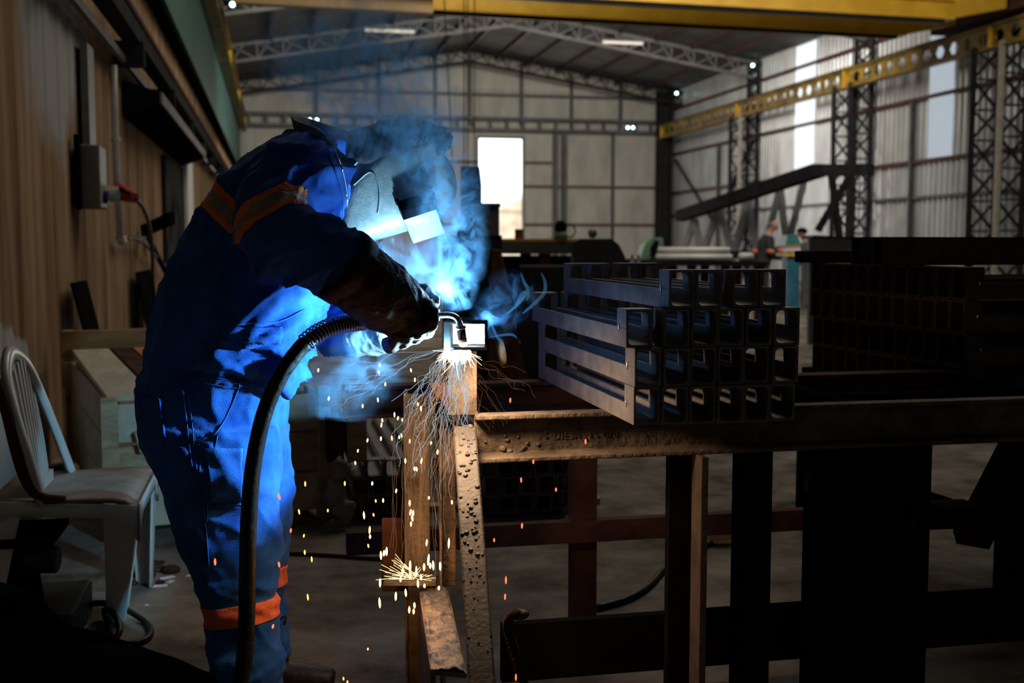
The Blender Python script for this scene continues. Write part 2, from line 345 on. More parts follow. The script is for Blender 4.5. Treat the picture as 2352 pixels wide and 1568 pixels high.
# ---------------------------------------------------------------- lattice columns of the right wall
def column(y, label, wd, pale=False):
    t = thing('lattice_column', (XR-.75, y, 0), label, 'column', 'lattice columns along the right wall')
    for dx in (-.95, -.25):
        for dy in (-wd/2, wd/2):
            zt = 6.1 if dx < -.5 else 8.1
            MB().bar((XR+dx, y+dy, 0), (XR+dx, y+dy, zt), .11, .11).build('chord', 'pipe' if (pale and dx < -.5 and dy < 0) else 'dark', t)
    lc = MB(); z = .1; k = 0
    while z < 5.7:
        for dy in (-wd/2, wd/2):
            a, b = (XR-.95, XR-.25) if k % 2 else (XR-.25, XR-.95); lc.bar((a, y+dy, z), (b, y+dy, z+.75), .06)
            lc.bar((XR-.95, y+dy, z), (XR-.25, y+dy, z), .05)
        for x in (XR-.95, XR-.25):
            a, b = (-wd/2, wd/2) if k % 2 else (wd/2, -wd/2); lc.bar((x, y+a, z), (x, y+b, z+.75), .05)
        z += .75; k += 1
    while z < 8:
        lc.bar((XR-.25, y-wd/2, z), (XR-.25, y+wd/2, min(z+.5, 8)), .05); lc.bar((XR-.3, y+wd/2, z), (XR-.25, y-wd/2, min(z+.5, 8)), .05); z += .5
    lc.build('lacing', 'dark', t)
column(25.0, 'lattice column with one pale chord nearest on the right wall', 1.1, True)
column(32.2, 'dark lattice column on the right wall between the two daylit strips', 1.0)
column(40.4, 'lattice column with a pale chord and raking braces beyond the first daylit strip', .9, True)
t = thing('corner_column', (XR-.6, YB-.9, 0), 'solid dark steel column in the far right corner of the hall', 'column')
MB().box((XR-.95, YB-1.1, 0), (XR-.85, YB-.5, 8.1)).build('flange', 'dark', t)
MB().box((XR-.45, YB-1.1, 0), (XR-.35, YB-.5, 8.1)).build('flange', 'dark', t)
MB().box((XR-.85, YB-.84, 0), (XR-.45, YB-.76, 8.1)).build('web', 'dark', t)
# raking braces between far columns
for a, b, l in (((XR-.2, 49, 5.1), (XR-.2, 44.3, 2.2), 'dark raking brace falling from the far corner column'), ((XR-.2, 40.5, 5.2), (XR-.2, 44.1, 2.2), 'dark raking brace rising to the column beside the daylit strip')):
    tag(MB().bar(a, b, .09).build('wall_brace', 'dark'), l, 'brace', 'raking wall braces')
# ---------------------------------------------------------------- crane runway beams
def runway(x, label, y0, y1):
    t = thing('crane_runway_beam', (x, (y0+y1)/2, 6.0), label, 'crane beam', 'crane runway beams')
    web = MB(); z0, z1 = 6.02, 6.52; pit = .62; zc = (z0+z1)/2; hh = .15; hw = .21; th = .03
    y = y0
    while y+pit <= y1+.01:
        yc = y+pit/2
        H = [(yc-hw, zc), (yc-hw*.5, zc+hh), (yc+hw*.5, zc+hh), (yc+hw, zc), (yc+hw*.5, zc-hh), (yc-hw*.5, zc-hh)]
        for xs in (x-th/2, x+th/2):
            vs = [(xs, a, b) for a, b in H]+[(xs, y, zc), (xs, y, z1), (xs, y+pit, z1), (xs, y+pit, zc), (xs, y+pit, z0), (xs, y, z0)]
            web.add(vs, [(6, 0, 1, 7), (7, 1, 2, 8), (8, 2, 3, 9), (9, 3, 4, 10), (10, 4, 5, 11), (11, 5, 0, 6)])
        for i in range(6):
            a, b = H[i], H[(i+1) % 6]; web.add([(x-th/2, *a), (x-th/2, *b), (x+th/2, *b), (x+th/2, *a)], [(0, 1, 2, 3)])
        y += pit
    web.build('web', 'dull_yellow', t)
    MB().box((x-.12, y0, z1), (x+.12, y1, z1+.04)).build('top_flange', 'dull_yellow', t)
    MB().box((x-.12, y0, z0-.04), (x+.12, y1, z0)).build('bottom_flange', 'dull_yellow', t)
    st = MB(); y = y0
    for yy in (25.0, 32.2, 40.4, 48.9):
        if y0 < yy < y1: st.box((x-.1, yy-.03, z0), (x+.1, yy+.03, z1))
    st.build('stiffener', 'yellow', t)
    MB().box((x-.04, y0, z1+.04), (x+.04, y1, z1+.11)).build('rail', 'dark', t)
runway(17.15, 'yellow crane beam with hexagonal holes running along the right wall', 12, 49.4)
runway(-1.12, 'yellow crane beam seen end-on high along the left wall', 12, 49.4)
# ---------------------------------------------------------------- overhead crane bridge
cb = thing('overhead_crane', (8, 25, 6.0), 'yellow overhead crane bridge spanning the hall near the roof', 'crane')
for gy, z0 in ((24.0, 6.60), (26.0, 6.60)):
    g = MB().box((-.7, gy-.16, z0), (15.3, gy+.16, z0+.72)); g.prism([(15.3, gy-.16, z0), (16.7, gy-.16, z0+.3), (16.7, gy-.16, z0+.72), (15.3, gy-.16, z0+.72)], (0, .32, 0))
    g.build('girder', 'yellow', cb)
    f_ = MB().box((-.7, gy-.3, z0-.05), (15.3, gy+.3, z0)); f_.box((-.7, gy-.28, z0+.36), (15.3, gy-.16, z0+.39)); f_.build('girder_flange', 'yellow', cb)
    MB().box((-.7, gy-.2, z0-.12), (15.1, gy-.1, z0-.05)).build('cable_track', 'dark', cb)
MB().box((16.85, 22.8, 6.69), (17.4, 27.2, 7.0)).build('end_carriage', 'rustdark', cb)
MB().box((-1.25, 22.8, 6.69), (-.8, 27.2, 7.1)).build('end_carriage', 'dark', cb)
MB().box((-.7, 24.3, 6.20), (3.4, 24.6, 6.50)).build('walkway_panel', mat('tan_painted_panel', (.55, .36, .15), (.62, .42, .2), 2), cb)
for o in cb.children:
    if not o.name.startswith('end_carriage'):
        for v_ in o.data.vertices: v_.co.z -= .0105*(v_.co.x+8.7)
# ---------------------------------------------------------------- lamps
def batten(u, v, Y, label, w_=1.55, dz=0):
    c = PY(u, v, Y); t = thing('fluorescent_lamp', c, label, 'lamp', 'fluorescent lamps under the roof')
    MB().box((c.x-w_/2-.05, c.y-.06, c.z+.04), (c.x+w_/2+.05, c.y+.06, c.z+.12)).build('housing', 'truss', t)
    MB().tube([(c.x-w_/2, c.y, c.z), (c.x+w_/2, c.y, c.z)], .05, 10).build('tube', 'tube_lamp', t)
batten(895, 71, 40.2, 'lit fluorescent lamp hanging left of the roof ridge', 1.7)
batten(1431, 98, 40.2, 'lit fluorescent lamp hanging right of the roof ridge', 1.5)
for u, v, Y, l in ((712, 275, 49.3, 'small bright lamp glowing above the bent back of the welder'), (728, 275, 49.3, 'small bright lamp just right of the one above the welder'),
                   (1442, 293, 49.3, 'small bright lamp on the far wall rail'), (1454, 293, 49.3, 'small bright lamp beside its twin on the far wall rail'),
                   (1554, 214, 48.0, 'small bright lamp at the top of the far corner column'), (1729, 150, 39.9, 'small bright lamp high beside the far lattice column'),
                   (534, 10, 26.5, 'small bright lamp at the top left beneath the crane')):
    c = PY(u, v, Y); t = thing('spot_lamp', c, l, 'lamp', 'small spot lamps on the steelwork')
    MB().ball(c, .05, 8).build('bulb', 'lamp_blue', t)
    MB().tube([c+V(0, .05, 0), c+V(0, .5, 0)], [.07, .04], 10).build('lamp_holder', 'frame', t)
# ---------------------------------------------------------------- left wall fittings
XW = XL+.03
rl = thing('sliding_door_rail', (XL+.2, 14, 2.85), 'dark steel sliding rail running along the brown left wall', 'rail')
MB().box((XL+.12, 1, 2.93), (XL+.26, 34, 3.06)).build('beam', 'dark', rl)
MB().box((XL+.10, 1, 2.76), (XL+.14, 34, 2.82)).build('lower_track', 'frame', rl)
for y in range(4, 34, 3): MB().box((XL+.03, y-.05, 2.74), (XL+.28, y+.05, 2.95)).build('bracket', 'dark', rl)
struct(MB().box((XL+.0, 1, 3.88), (XL+.16, YB-.5, 4.0)).build('trim_9', 'black'))
struct(MB().box((XL+.02, 1, 3.42), (XL+.08, YB-.5, 3.47)).build('trim_10', 'rustdark'))
# canopy box over the side doorway
cn = thing('door_canopy', (XL+.25, 13.6, 2.35), 'long dark canopy box with a pale edge above the left doorway', 'canopy')
MB().prism([(XW, 10.6, 2.72), (XL+.34, 10.6, 2.62), (XL+.34, 10.6, 2.52), (XW, 10.6, 2.40)], (0, 6.6, 0)).build('hood', 'black', cn)
MB().box((XL+.34, 10.6, 2.52), (XL+.36, 17.2, 2.62)).build('edge_strip', 'truss', cn)
dr = MB().box((XL+.03, 14.2, 0), (XL+.06, 17.0, 2.35)); struct(dr.build('door_1', mat('weathered_dark_door', (.012, .012, .012), (.07, .065, .06), 2.5, 1, spec=0, stretch=(1, 1, .6))))
struct(MB().box((XL+.02, 17.1, 0), (XL+.1, 18.3, 2.8)).build('trim_11', 'sheet'))
# socket box with plug and cable
c = PX(225, 402, XW+.11)
sb = thing('socket_box', (XW, c.y, c.z-.2), 'grey industrial socket box fixed to the brown left wall', 'socket box')
bevel(MB().box((XW, c.y-.19, c.z-.23), (XW+.15, c.y+.12, c.z+.19)).build('casing', 'greyplastic', sb), .012)
bevel(MB().box((XW, c.y-.26, c.z-.24), (XW+.035, c.y-.19, c.z+.25)).build('back_plate', 'black', sb), .004)
bevel(MB().box((XW+.03, c.y+.12, c.z-.1), (XW+.13, c.y+.22, c.z+.17)).build('side_housing', 'greyplastic', sb), .008)
MB().tube([(XW+.15, c.y-.05, c.z-.15), (XW+.18, c.y-.05, c.z-.15)], .045, 14).build('socket_cap', 'blueplastic', sb)
MB().tube([(XW+.13, c.y+.08, c.z-.13), (XW+.22, c.y+.12, c.z-.12)], .055, 14).build('socket_ring', 'pipe', sb)
p0 = PX(272, 440, XW+.22); p1 = PX(310, 455, XW+.34)
pg = thing('power_plug', p0, 'red industrial plug pushed into the socket box', 'plug')
MB().tube([p0, p0.lerp(p1, .45), p1], [.065, .05, .035], 14).build('plug_body', 'redplastic', pg)
MB().tube([PX(268, 428, XW+.2), PX(296, 445, XW+.33)], .012, 8).build('locking_ring', 'black', pg)
pth = [p1]+[PX(u, v, x) for u, v, x in ((330, 480, XW+.34), (345, 530, XW+.3), (350, 590, XW+.25), (352, 650, XW+.2), (362, 720, XW+.15))]
MB().tube([Vector(q) for q in crom([tuple(q) for q in pth], 6)], .016, 8).build('cord', 'rubber', pg, True)
# conduit pipe with its elbow
cp = [PX(u, v, XW+.05) for u, v in ((261, 150), (263, 250), (268, 400), (275, 546))]
cd = thing('conduit_pipe', cp[-1], 'thin cream conduit pipe running down the left wall behind the socket box', 'pipe')
MB().tube(cp, .027, 10).build('pipe', 'pipe', cd, True)
MB().tube([cp[-1], cp[-1]+V(.0, .1, -.03), cp[-1]+V(.0, .25, -.01)], .034, 10).build('elbow', 'pipe', cd, True)
MB().ball(PX(266, 322, XW+.05), .038, 8).build('coupling', 'pipe', cd, True)
tag(MB().tube([Vector(q) for q in crom([tuple(PX(u, v, XW+.07)) for u, v in ((288, 549), (310, 548), (332, 560), (360, 590), (390, 622))], 5)], .016, 8).build('wall_cable', 'rubber', None, True), 'dark cable leaving the conduit elbow toward the welder', 'cable')
tag(MB().box((XW, PX(190, 110, XW).y-.14, PX(190, 340, XW).z), (XW+.05, PX(190, 110, XW).y+.14, PX(190, 105, XW).z)).build('cable_duct', 'greyplastic'), 'grey vertical cable duct above the socket box', 'duct')
# wall bracket and leaning offcuts
a = PX(362, 518, XW+.25)
wbk = thing('wall_bracket', a, 'dark bracket arm with a block projecting from the left wall', 'bracket')
MB().bar(PX(330, 530, XW+.02), PX(395, 500, XW+.34), .06, .11).build('arm', 'black', wbk)
MB().bar(PX(340, 545, XW+.02), PX(388, 640, XW+.14), .04, .04).build('strut', 'black', wbk)
for (u0, u1, v1, v0, tl, l) in ((168, 200, 650, 752, 12, 'black offcut plate leaning on the left wall behind the crate'), (315, 345, 625, 742, 2, 'narrow black plate leaning on the left wall beside the hanging cord')):
    a0 = PX(u0, v1, XW+.05); a1 = PX(u1, v1, XW+.05); z0 = PX(u0, v0, XW+.05).z-.65
    s = (a1.y-a0.y)
    m_ = MB().prism([(XW+.03, a0.y, a0.z), (XW+.03, a1.y, a0.z), (XW+.20, a1.y+s*tl*.03, z0), (XW+.20, a0.y+s*tl*.03, z0)], (.02, 0, 0))
    tag(m_.build('steel_offcut', 'black'), l, 'steel plate', 'offcuts leaning on the left wall')
# ================================================================ LEFT FOREGROUND: CRATE, CHAIR
def crate():
    o = V(-.71, 5.08, 0); ax = V(.97, .24, 0); ay = V(-.24, .97, 0); Wd, Dp = .95, 1.95
    t = thing('wooden_crate', o, 'open weathered wooden crate against the left wall behind the chair', 'crate')
    def q(a, b, z): return o+ax*a+ay*b+V(0, 0, z)
    def plank(name, m, a, b, dx, dy, dz):  # oriented box
        mb = MB(); a = Vector(a)
        vs = [a, a+dx, a+dx+dy, a+dy]; mb.prism(vs, dz); return bevel(mb.build(name, m, t), .004, 1)
    zt = .60
    for k in range(3):   # front boards
        plank('front_board', 'wood3' if k != 1 else 'wood', q(0, 0, .04+k*.19), 0, ax*Wd, ay*.022, V(0, 0, .18-.006*k))
    for k in range(3):   # side boards
        plank('side_board', 'wood3', q(0, 0, .04+k*.19), 0, ax*.022, ay*Dp, V(0, 0, .18))
        plank('side_board', 'wood', q(Wd-.02, 0, .04+k*.19), 0, ax*.022, ay*Dp, V(0, 0, .18))
    for a_, b_ in ((-.03, -.03), (Wd-.03, -.03), (-.03, Dp-.03), (Wd-.03, Dp-.03)):
        plank('corner_post', 'wood', q(a_, b_, 0), 0, ax*.06, ay*.06, V(0, 0, zt+(.18 if b_ > 1 else .02)))
    x = .0; k = 0    # lid planks, rising to the back
    for wd, m in ((.21, 'wood3'), (.12, 'rustdark'), (.15, 'wood2'), (.2, 'wood3'), (.2, 'wood')):
        a = q(x, .02, zt); mb = MB(); b0 = q(x, Dp-.2, zt+.06); e = ax*(wd-.012)
        mb.prism([a, a+e, b0+e, b0], V(0, 0, .022)); bevel(mb.build('lid_plank', m, t), .003, 1); x += wd
    plank('back_board', 'wood2', q(-.05, Dp-.06, zt+.03), 0, ax*(Wd+.1), ay*.025, V(0, 0, .15))
    plank('back_board', 'wood3', q(-.05, Dp-.06, zt-.15), 0, ax*(Wd+.1), ay*.025, V(0, 0, .15))
    mb = MB(); mb.bar(q(.0, -.045, .02), q(.0, -.045, zt+.02), .07, .03, upv=ay); mb.build('batten', 'wood', t)
    mb = MB(); mb.prism([q(.12, -.04, .38), q(.55, -.04, .42), q(.55, -.04, .50), q(.22, -.04, .52), q(.1, -.04, .47)], -ay*.025); bevel(mb.build('broken_board', 'wood3', t), .004, 1)
crate()
def chair():
    t = thing('plastic_chair', (-.68, 4.0, 0), 'dirty white plastic armless garden chair behind the welder', 'chair')
    zs = .47
    # seat: dished panel
    nx, ny = 12, 12; x0, x1 = -.90, -.44; mb = MB(); vs = []
    def seat(i, j, dz=0):
        s = i/nx; r = j/ny; x = x0+(x1-x0)*s; y0 = 3.72+.06*(1-s); y1 = 4.30-.08*(1-s)
        y = y0+(y1-y0)*r
        z = zs-.014*math.sin(math.pi*r)*math.sin(math.pi*min(1, s*1.1))
        if s > .85: z -= (s-.85)**2*1.3
        return V(x, y, z+dz)
    for dz in (0, -.012):
        for i in range(nx+1):
            for j in range(ny+1): vs.append(seat(i, j, dz))
    n1 = (nx+1)*(ny+1); fs = []
    for i in range(nx):
        for j in range(ny):
            a = i*(ny+1)+j; b = a+ny+1; fs.append((a, b, b+1, a+1)); fs.append((n1+a, n1+a+1, n1+b+1, n1+b))
    rim = [i*(ny+1) for i in range(nx+1)]+[nx*(ny+1)+j for j in range(1, ny+1)]+[i*(ny+1)+ny for i in range(nx-1, -1, -1)]+[j for j in range(ny-1, 0, -1)]
    for k in range(len(rim)):
        a = rim[k]; b = rim[(k+1) % len(rim)]; fs.append((a, b, b+n1, a+n1))
    mb.add(vs, fs); mb.build('seat', mat('scuffed_chair_seat', (.17, .14, .125), (.30, .27, .25), 7, .5), t, True)
    # apron below the seat edge with arched corners
    def apron(p, q, nrm):
        p = Vector(p); q = Vector(q); n = 16; mb = MB(); R = []
        for k in range(n+1):
            s = k/n; c = p.lerp(q, s); e = abs(2*s-1); h = .042+.075*max(0, (e-.62)/.38)**2.2
            o_ = Vector(nrm)*.008
            R.append([c+V(0, 0, .002), c+V(0, 0, .002)+o_, c+V(0, 0, -h)+o_, c+V(0, 0, -h)])
        mb.rings(R); return mb
    c = [V(x0, 3.78, zs), V(x1, 3.72, zs-.02), V(x1, 4.30, zs-.02), V(x0, 4.22, zs)]
    apron(c[0], c[1], (0, -1, 0)).build('apron', 'plastic', t, True)
    apron(c[1], c[2], (1, 0, 0)).build('apron', 'plastic', t, True)
    apron(c[2], c[3], (0, 1, 0)).build('apron', 'plastic', t, True)
    # L-shaped tapered legs
    def leg(c, sx, sy, foot):
        mb = MB(); R = []
        c = Vector(c); foot = Vector(foot)
        for s in (0, .25, .5, .75, 1):
            o = c.lerp(foot, s); wx = .105*(1-s)+.062*s; wy = .13*(1-s)+.07*s; th = .009
            # L cross-section, outside corner at o, arms going inward (-sx, -sy)
            pr_ = [(0, 0), (-wx*sx, 0), (-wx*sx, -th*sy), (-wx*sx*.82, -th*sy), (-wx*sx*.8, -.016*sy), (-.016*sx, -.016*sy), (-.016*sx, -wy*sy*.8), (-th*sx, -wy*sy*.82), (-th*sx, -wy*sy), (0, -wy*sy)]
            R.append([o+V(a, b, 0) for a, b in pr_])
        mb.rings(R); bevel(mb.build('leg', 'plastic', t), .004, 2)
    leg((x1+.004, 3.712, zs-.03), 1, -1, PZ(288, 1428, 0))
    leg((x1+.004, 4.304, zs-.03), 1, 1, PZ(352, 1338, 0))
    leg((x0, 3.775, zs-.02), -1, -1, (x0-.05, 3.72, 0)); leg((x0, 4.225, zs-.02), -1, 1, (x0-.05, 4.28, 0))
    # backrest: broad arch band and slats
    ctl = [(-.72, 4.25, .455, .055), (-.765, 4.245, .60, .05), (-.805, 4.215, .74, .05), (-.835, 4.14, .86, .05), (-.855, 4.03, .915, .052), (-.85, 3.92, .905, .05), (-.835, 3.83, .84, .05), (-.80, 3.785, .72, .045), (-.765, 3.77, .60, .045), (-.73, 3.765, .455, .05)]
    pts = crom(ctl, 6); R = []
    cen = Vector((-.8, 4.01, .6))
    for i, q in enumerate(pts):
        p = Vector(q[:3]); t_ = (Vector(pts[min(i+1, len(pts)-1)][:3])-Vector(pts[max(i-1, 0)][:3])).normalized()
        nrm = V(1, 0, .25).normalized(); wv = t_.cross(nrm).normalized(); nn = wv.cross(t_).normalized(); h = q[3]/2
        R.append([p+wv*h-nn*.012, p+wv*h*1.0+nn*.004, p+wv*h*.6+nn*.012, p-wv*h*.6+nn*.012, p-wv*h+nn*.004, p-wv*h-nn*.012, p-wv*h*.7-nn*.003, p+wv*h*.7-nn*.003])
    MB().rings(R).build('back_frame', 'plastic', t, True)
    for k in range(9):
        s = (k-4)/4; yb = 4.0+s*.10; yt = 4.03+s*.19; zt = .895-.14*abs(s)**2.4
        path = [V(-.775, yb, .47), V(-.80, yb*.6+yt*.4, .62), V(-.838, yt, zt)]
        mb = MB(); R = []
        for p in [Vector(q) for q in crom([tuple(a) for a in path], 4)]:
            R.append([p+V(-.004, -.011, 0), p+V(.004, -.011, 0), p+V(.004, .011, 0), p+V(-.004, .011, 0)])
        mb.rings(R).build('back_slat', 'plastic', t, False)
    MB().box((-.79, 3.86, .462), (-.765, 4.14, .50)).build('back_rail', 'plastic', t)
chair()
pb = [P(*q) for q in crom([(-25, 840, 3.55), (10, 930, 3.55), (35, 1030, 3.55), (60, 1105, 3.56), (95, 1142, 3.58), (150, 1150, 3.60)], 6)]
tag(MB().tube(pb, .017, 10).build('bent_steel_rod', 'rustdark', None, True), 'rusty brown bent rod crossing in front of the chair back', 'rod')
# dark machine base and crumpled dark sheet in the lower left corner
mc = thing('workshop_machine', PZ(90, 1480, 0), 'barely lit dark green machine standing under the chair', 'machine')
b0 = PZ(90, 1480, 0)
bevel(MB().box((b0.x-.3, b0.y-.1, 0), (b0.x+.12, b0.y+.3, .12)).build('base', mat('dark_green_machine', (.012, .03, .025), (.02, .045, .035), 8, .5), mc), .01)
MB().tube([b0+V(-.1, .1, .12), b0+V(-.1, .1, .30)], [.10, .08], 16).build('motor', 'black', mc, True)
MB().tube([b0+V(-.22, .12, .26), b0+V(.05, .06, .26)], .045, 14).build('shaft_housing', mat('dark_green_casting', (.012, .03, .025), None, 8, .5), mc, True)
MB().box((b0.x-.32, b0.y-.05, .33), (b0.x+.06, b0.y+.25, .35)).build('table_plate', 'black', mc)
# near black sheet: a low ridge of dark cloth between camera and chair
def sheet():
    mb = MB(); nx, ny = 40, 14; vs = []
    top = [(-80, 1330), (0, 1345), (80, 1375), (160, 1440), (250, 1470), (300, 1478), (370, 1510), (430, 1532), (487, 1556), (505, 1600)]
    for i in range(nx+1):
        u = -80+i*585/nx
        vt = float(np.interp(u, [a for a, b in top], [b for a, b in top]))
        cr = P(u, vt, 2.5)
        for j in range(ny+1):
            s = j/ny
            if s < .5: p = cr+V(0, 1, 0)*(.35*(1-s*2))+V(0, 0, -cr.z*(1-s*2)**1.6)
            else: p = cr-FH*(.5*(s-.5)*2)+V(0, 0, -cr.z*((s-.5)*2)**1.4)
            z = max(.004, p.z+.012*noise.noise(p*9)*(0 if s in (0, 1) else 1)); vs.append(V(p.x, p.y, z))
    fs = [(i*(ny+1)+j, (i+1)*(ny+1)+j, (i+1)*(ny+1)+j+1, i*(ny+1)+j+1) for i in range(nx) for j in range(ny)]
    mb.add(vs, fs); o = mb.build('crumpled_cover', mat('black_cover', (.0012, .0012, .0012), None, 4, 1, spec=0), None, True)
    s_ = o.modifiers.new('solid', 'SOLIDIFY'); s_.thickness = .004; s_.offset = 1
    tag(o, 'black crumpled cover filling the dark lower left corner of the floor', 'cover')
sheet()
# cable loops on the floor
def floor_cable(name, pts, r, label, m='rubber', h=0):
    q = crom([tuple(PZ(u, v, r+h+dz)) for u, v, dz in pts], 8)
    return tag(MB().tube([Vector(a) for a in q], r, 8).build(name, m, None, True), label, 'cable')
floor_cable('coiled_cable', [(185, 1400, .02), (220, 1385, .05), (275, 1392, .04), (330, 1425, 0), (347, 1450, 0), (330, 1470, 0), (290, 1480, 0), (262, 1478, .0), (275, 1445, .03), (262, 1410, .05), (240, 1400, .02), (250, 1440, 0), (262, 1470, 0)], .011, 'thin black cable coiled in loose loops at the front chair leg')
floor_cable('floor_cable', [(1372, 1395, 0), (1440, 1375, 0), (1490, 1345, 0), (1530, 1302, 0), (1580, 1272, 0), (1640, 1244, 0), (1700, 1228, 0)], .012, 'dark cable curving over the bare floor beyond the bench')
floor_cable('floor_cable', [(655, 1270, 0), (760, 1275, 0), (860, 1282, 0), (960, 1283, 0)], .008, 'thin cable lying across the floor right of the welder legs', 'rustdark')
for u, v, w_, r_ in ((384, 1327, .03, .4), (368, 1346, .028, .05), (392, 1336, .02, 1.1), (310, 1263, .018, .3), (440, 1322, .022, .2), (192, 1441, .02, .9), (337, 1390, .008, .2), (457, 1368, .01, .8)):
    p = PZ(u, v, 0); c_, s_ = math.cos(r_), math.sin(r_)
    vs = [p+V(a*c_-b*s_, a*s_+b*c_, .001) for a, b in ((-w_, -w_*.6), (w_, -w_*.5), (w_*.9, w_*.6), (-w_*.8, w_*.5))]
    tag(MB().prism(vs, (0, 0, .0015)).build('paper_scrap', 'paper'), 'small white paper scrap on the concrete floor near the chair legs', 'paper scrap', 'paper scraps by the chair')
rp_ = PZ(366, 1305, .006)
tag(MB().tube([rp_+V(.028*math.cos(a), .028*math.sin(a), 0) for a in np.linspace(0, 6.1, 20)], .006, 6).build('metal_ring', 'mill2', None, True), 'small dull ring lying on the floor behind the front chair leg', 'ring')
for k in range(9):
    u = random.uniform(300, 460); v = random.uniform(1290, 1350); p = PZ(u, v, 0); s = random.uniform(.012, .03)
    o = MB().ball(p+V(0, 0, s*.4), s, 6, (1.3, 1, .6)).build('debris_lump', 'rustdark', None); tag(o, 'small dark lump of debris on the floor between chair and crate', 'debris', 'debris lumps by the crate')
# ================================================================ BENCH
bench = thing('steel_bench', (1.2, 2.9, 0), 'rusty welded steel channel bench that carries the stacked channels', 'bench')
BX0, BX1 = .505, 2.35
def cbeam(x0, x1, yf, zt, h, m, name, fl_=.085, th=.012, parent=bench):
    """channel beam along x, open to the camera (-y)"""
    prof = [(0, 0), (-fl_, 0), (-fl_, -th), (-th, -th*1.6), (-th, -h+th*1.6), (-fl_, -h+th), (-fl_, -h), (0, -h)]
    poly = [V(x0, yf+fl_+a, zt+b) for a, b in prof]
    return bevel(MB().prism(poly, (x1-x0, 0, 0)).build(name, m, parent), .003, 2)
fb = cbeam(BX0, BX1, 2.84, .84, .125, 'rust', 'front_beam', fl_=.055)
cbeam(BX0-.3, BX1, 3.50, .84, .10, 'rustdark', 'rear_beam')
def hpost(x, y, z1, w_, dpt, m, name='leg', z0=0, th=.008):
    """H section post: flanges facing x, web between"""
    mb = MB(); mb.box((x-w_/2, y-dpt/2, z0), (x-w_/2+th, y+dpt/2, z1)); mb.box((x+w_/2-th, y-dpt/2, z0), (x+w_/2, y+dpt/2, z1)); mb.box((x-w_/2+th, y-th/2, z0), (x+w_/2-th, y+th/2, z1))
    return bevel(mb.build(name, m, bench), .002, 1)
def xat(u, Y): return PY(u, 1100, Y).x
xa, xb = xat(1535, 2.88), xat(1602, 2.88)
MB().box((xa, 2.87, 0), (xb-.014, 2.90, .716)).build('leg', 'black', bench)
bevel(MB().box((xb-.02, 2.80, 0), (xb, 2.93, .716)).build('leg_flange', 'mill2', bench), .002)
MB().box((xat(1695, 2.9), 2.86, 0), (xat(1760, 2.9), 2.94, .716)).build('leg', 'black', bench)
MB().box((xat(1850, 2.86), 2.84, 0), (xat(2130, 2.86), 2.87, .716)).build('side_panel', 'black', bench)
MB().box((xat(1315, 3.52), 3.5, 0), (xat(1368, 3.52), 3.57, .74)).build('leg', 'rustdark', bench)
zr = PY(1320, 1215, 3.5).z
MB().box((BX0-.3, 3.46, zr-.035), (BX1, 3.50, zr+.035)).build('rail', 'rustdark', bench)
zr = PY(1300, 1420, 2.95).z
MB().box((xat(1150, 2.95), 2.93, zr-.16), (BX1, 2.96, zr)).build('rail', 'black', bench)
for x in (1.0, 1.6, 2.3): MB().box((x, 2.93, .745), (x+.06, 3.5, .825)).build('cross_member', 'black', bench)
# right extension of the bench
MB().box((xat(1850, 3.3), 3.28, .70), (3.2, 3.36, .80)).build('rear_beam', 'black', bench)
# far edge strip seen past the stack
# legs group at the near left corner
pL = lambda u, v, d: P(u, v, d)
def pillar(name, u0, u1, v0, z0, d, dpt, m, par, uoff=0):
    a = P(u0, v0, d); b = P(u1, v0, d)
    mb = MB(); vs = [V(a.x, a.y, z0), V(b.x, b.y, z0), V(b.x, b.y, z0)+FH*dpt, V(a.x, a.y, z0)+FH*dpt]
    return bevel(mb.prism(vs, (0, 0, a.z-z0)).build(name, m, par), .002, 1)
# vertical H post at the corner (left flange, web, right flange)
pillar('leg', 926, 985, 905, 0, 3.06, .012, 'rust', bench)
pillar('leg_flange', 926, 931, 905, 0, 3.02, .09, 'rust', bench)
pillar('leg_flange', 1008, 1014, 985, 0, 2.97, .14, 'rust', bench)
pillar('leg_plate', 1012, 1046, 985, .36, 3.02, .01, 'rust', bench)
# little shelf plate beside the burst
a, b = P(880, 1338, 3.0), P(1000, 1338, 3.0)
MB().prism([a, b, b+FH*.08, a+FH*.08], (0, 0, -.008)).build('shelf_plate', 'rust', bench)
pillar('shelf_web', 876, 934, 1190, .33, 3.09, .008, 'rustdark', bench)
# gusset
MB().prism([P(985, 880, 2.95), P(1036, 878, 2.95), P(1036, 952, 2.95)], FH*.01).build('gusset', 'rustdark', bench)
# low base beam pointing at the camera: channel on its side, crusted top
A0, A1, B0, B1 = P(962, 1332, 3.03), P(1030, 1332, 3.03), P(988, 1520, 2.46), P(1072, 1534, 2.44)
zt = .358
A0, A1, B0, B1 = [V(p.x, p.y, zt) for p in (A0, A1, B0, B1)]
bb = thing('base_beam', ((A0+B0)/2).to_tuple()[:2]+(0,), 'low crusted steel beam whose end points at the camera under the arc', 'beam')
def crust(a0, a1, b0, b1, name, m, par, nu=14, nv=70, amp=.006):
    vs = []
    for j in range(nv+1):
        for i in range(nu+1):
            p = a0.lerp(b0, j/nv).lerp(a1.lerp(b1, j/nv), i/nu)
            h = max(0, noise.noise(p*60))*amp*2+max(0, noise.noise(p*23+V(5, 1, 2)))*amp*1.5
            e = 0 if i in (0, nu) else 1
            vs.append(p+V(0, 0, .0015+h*e))
    fs = [(j*(nu+1)+i, j*(nu+1)+i+1, (j+1)*(nu+1)+i+1, (j+1)*(nu+1)+i) for j in range(nv) for i in range(nu)]
    return MB().add(vs, fs).build(name, m, par, True)
bevel(MB().prism([A0, A1, B1, B0], (0, 0, -.012)).build('top_flange', 'rust', bb), .002)
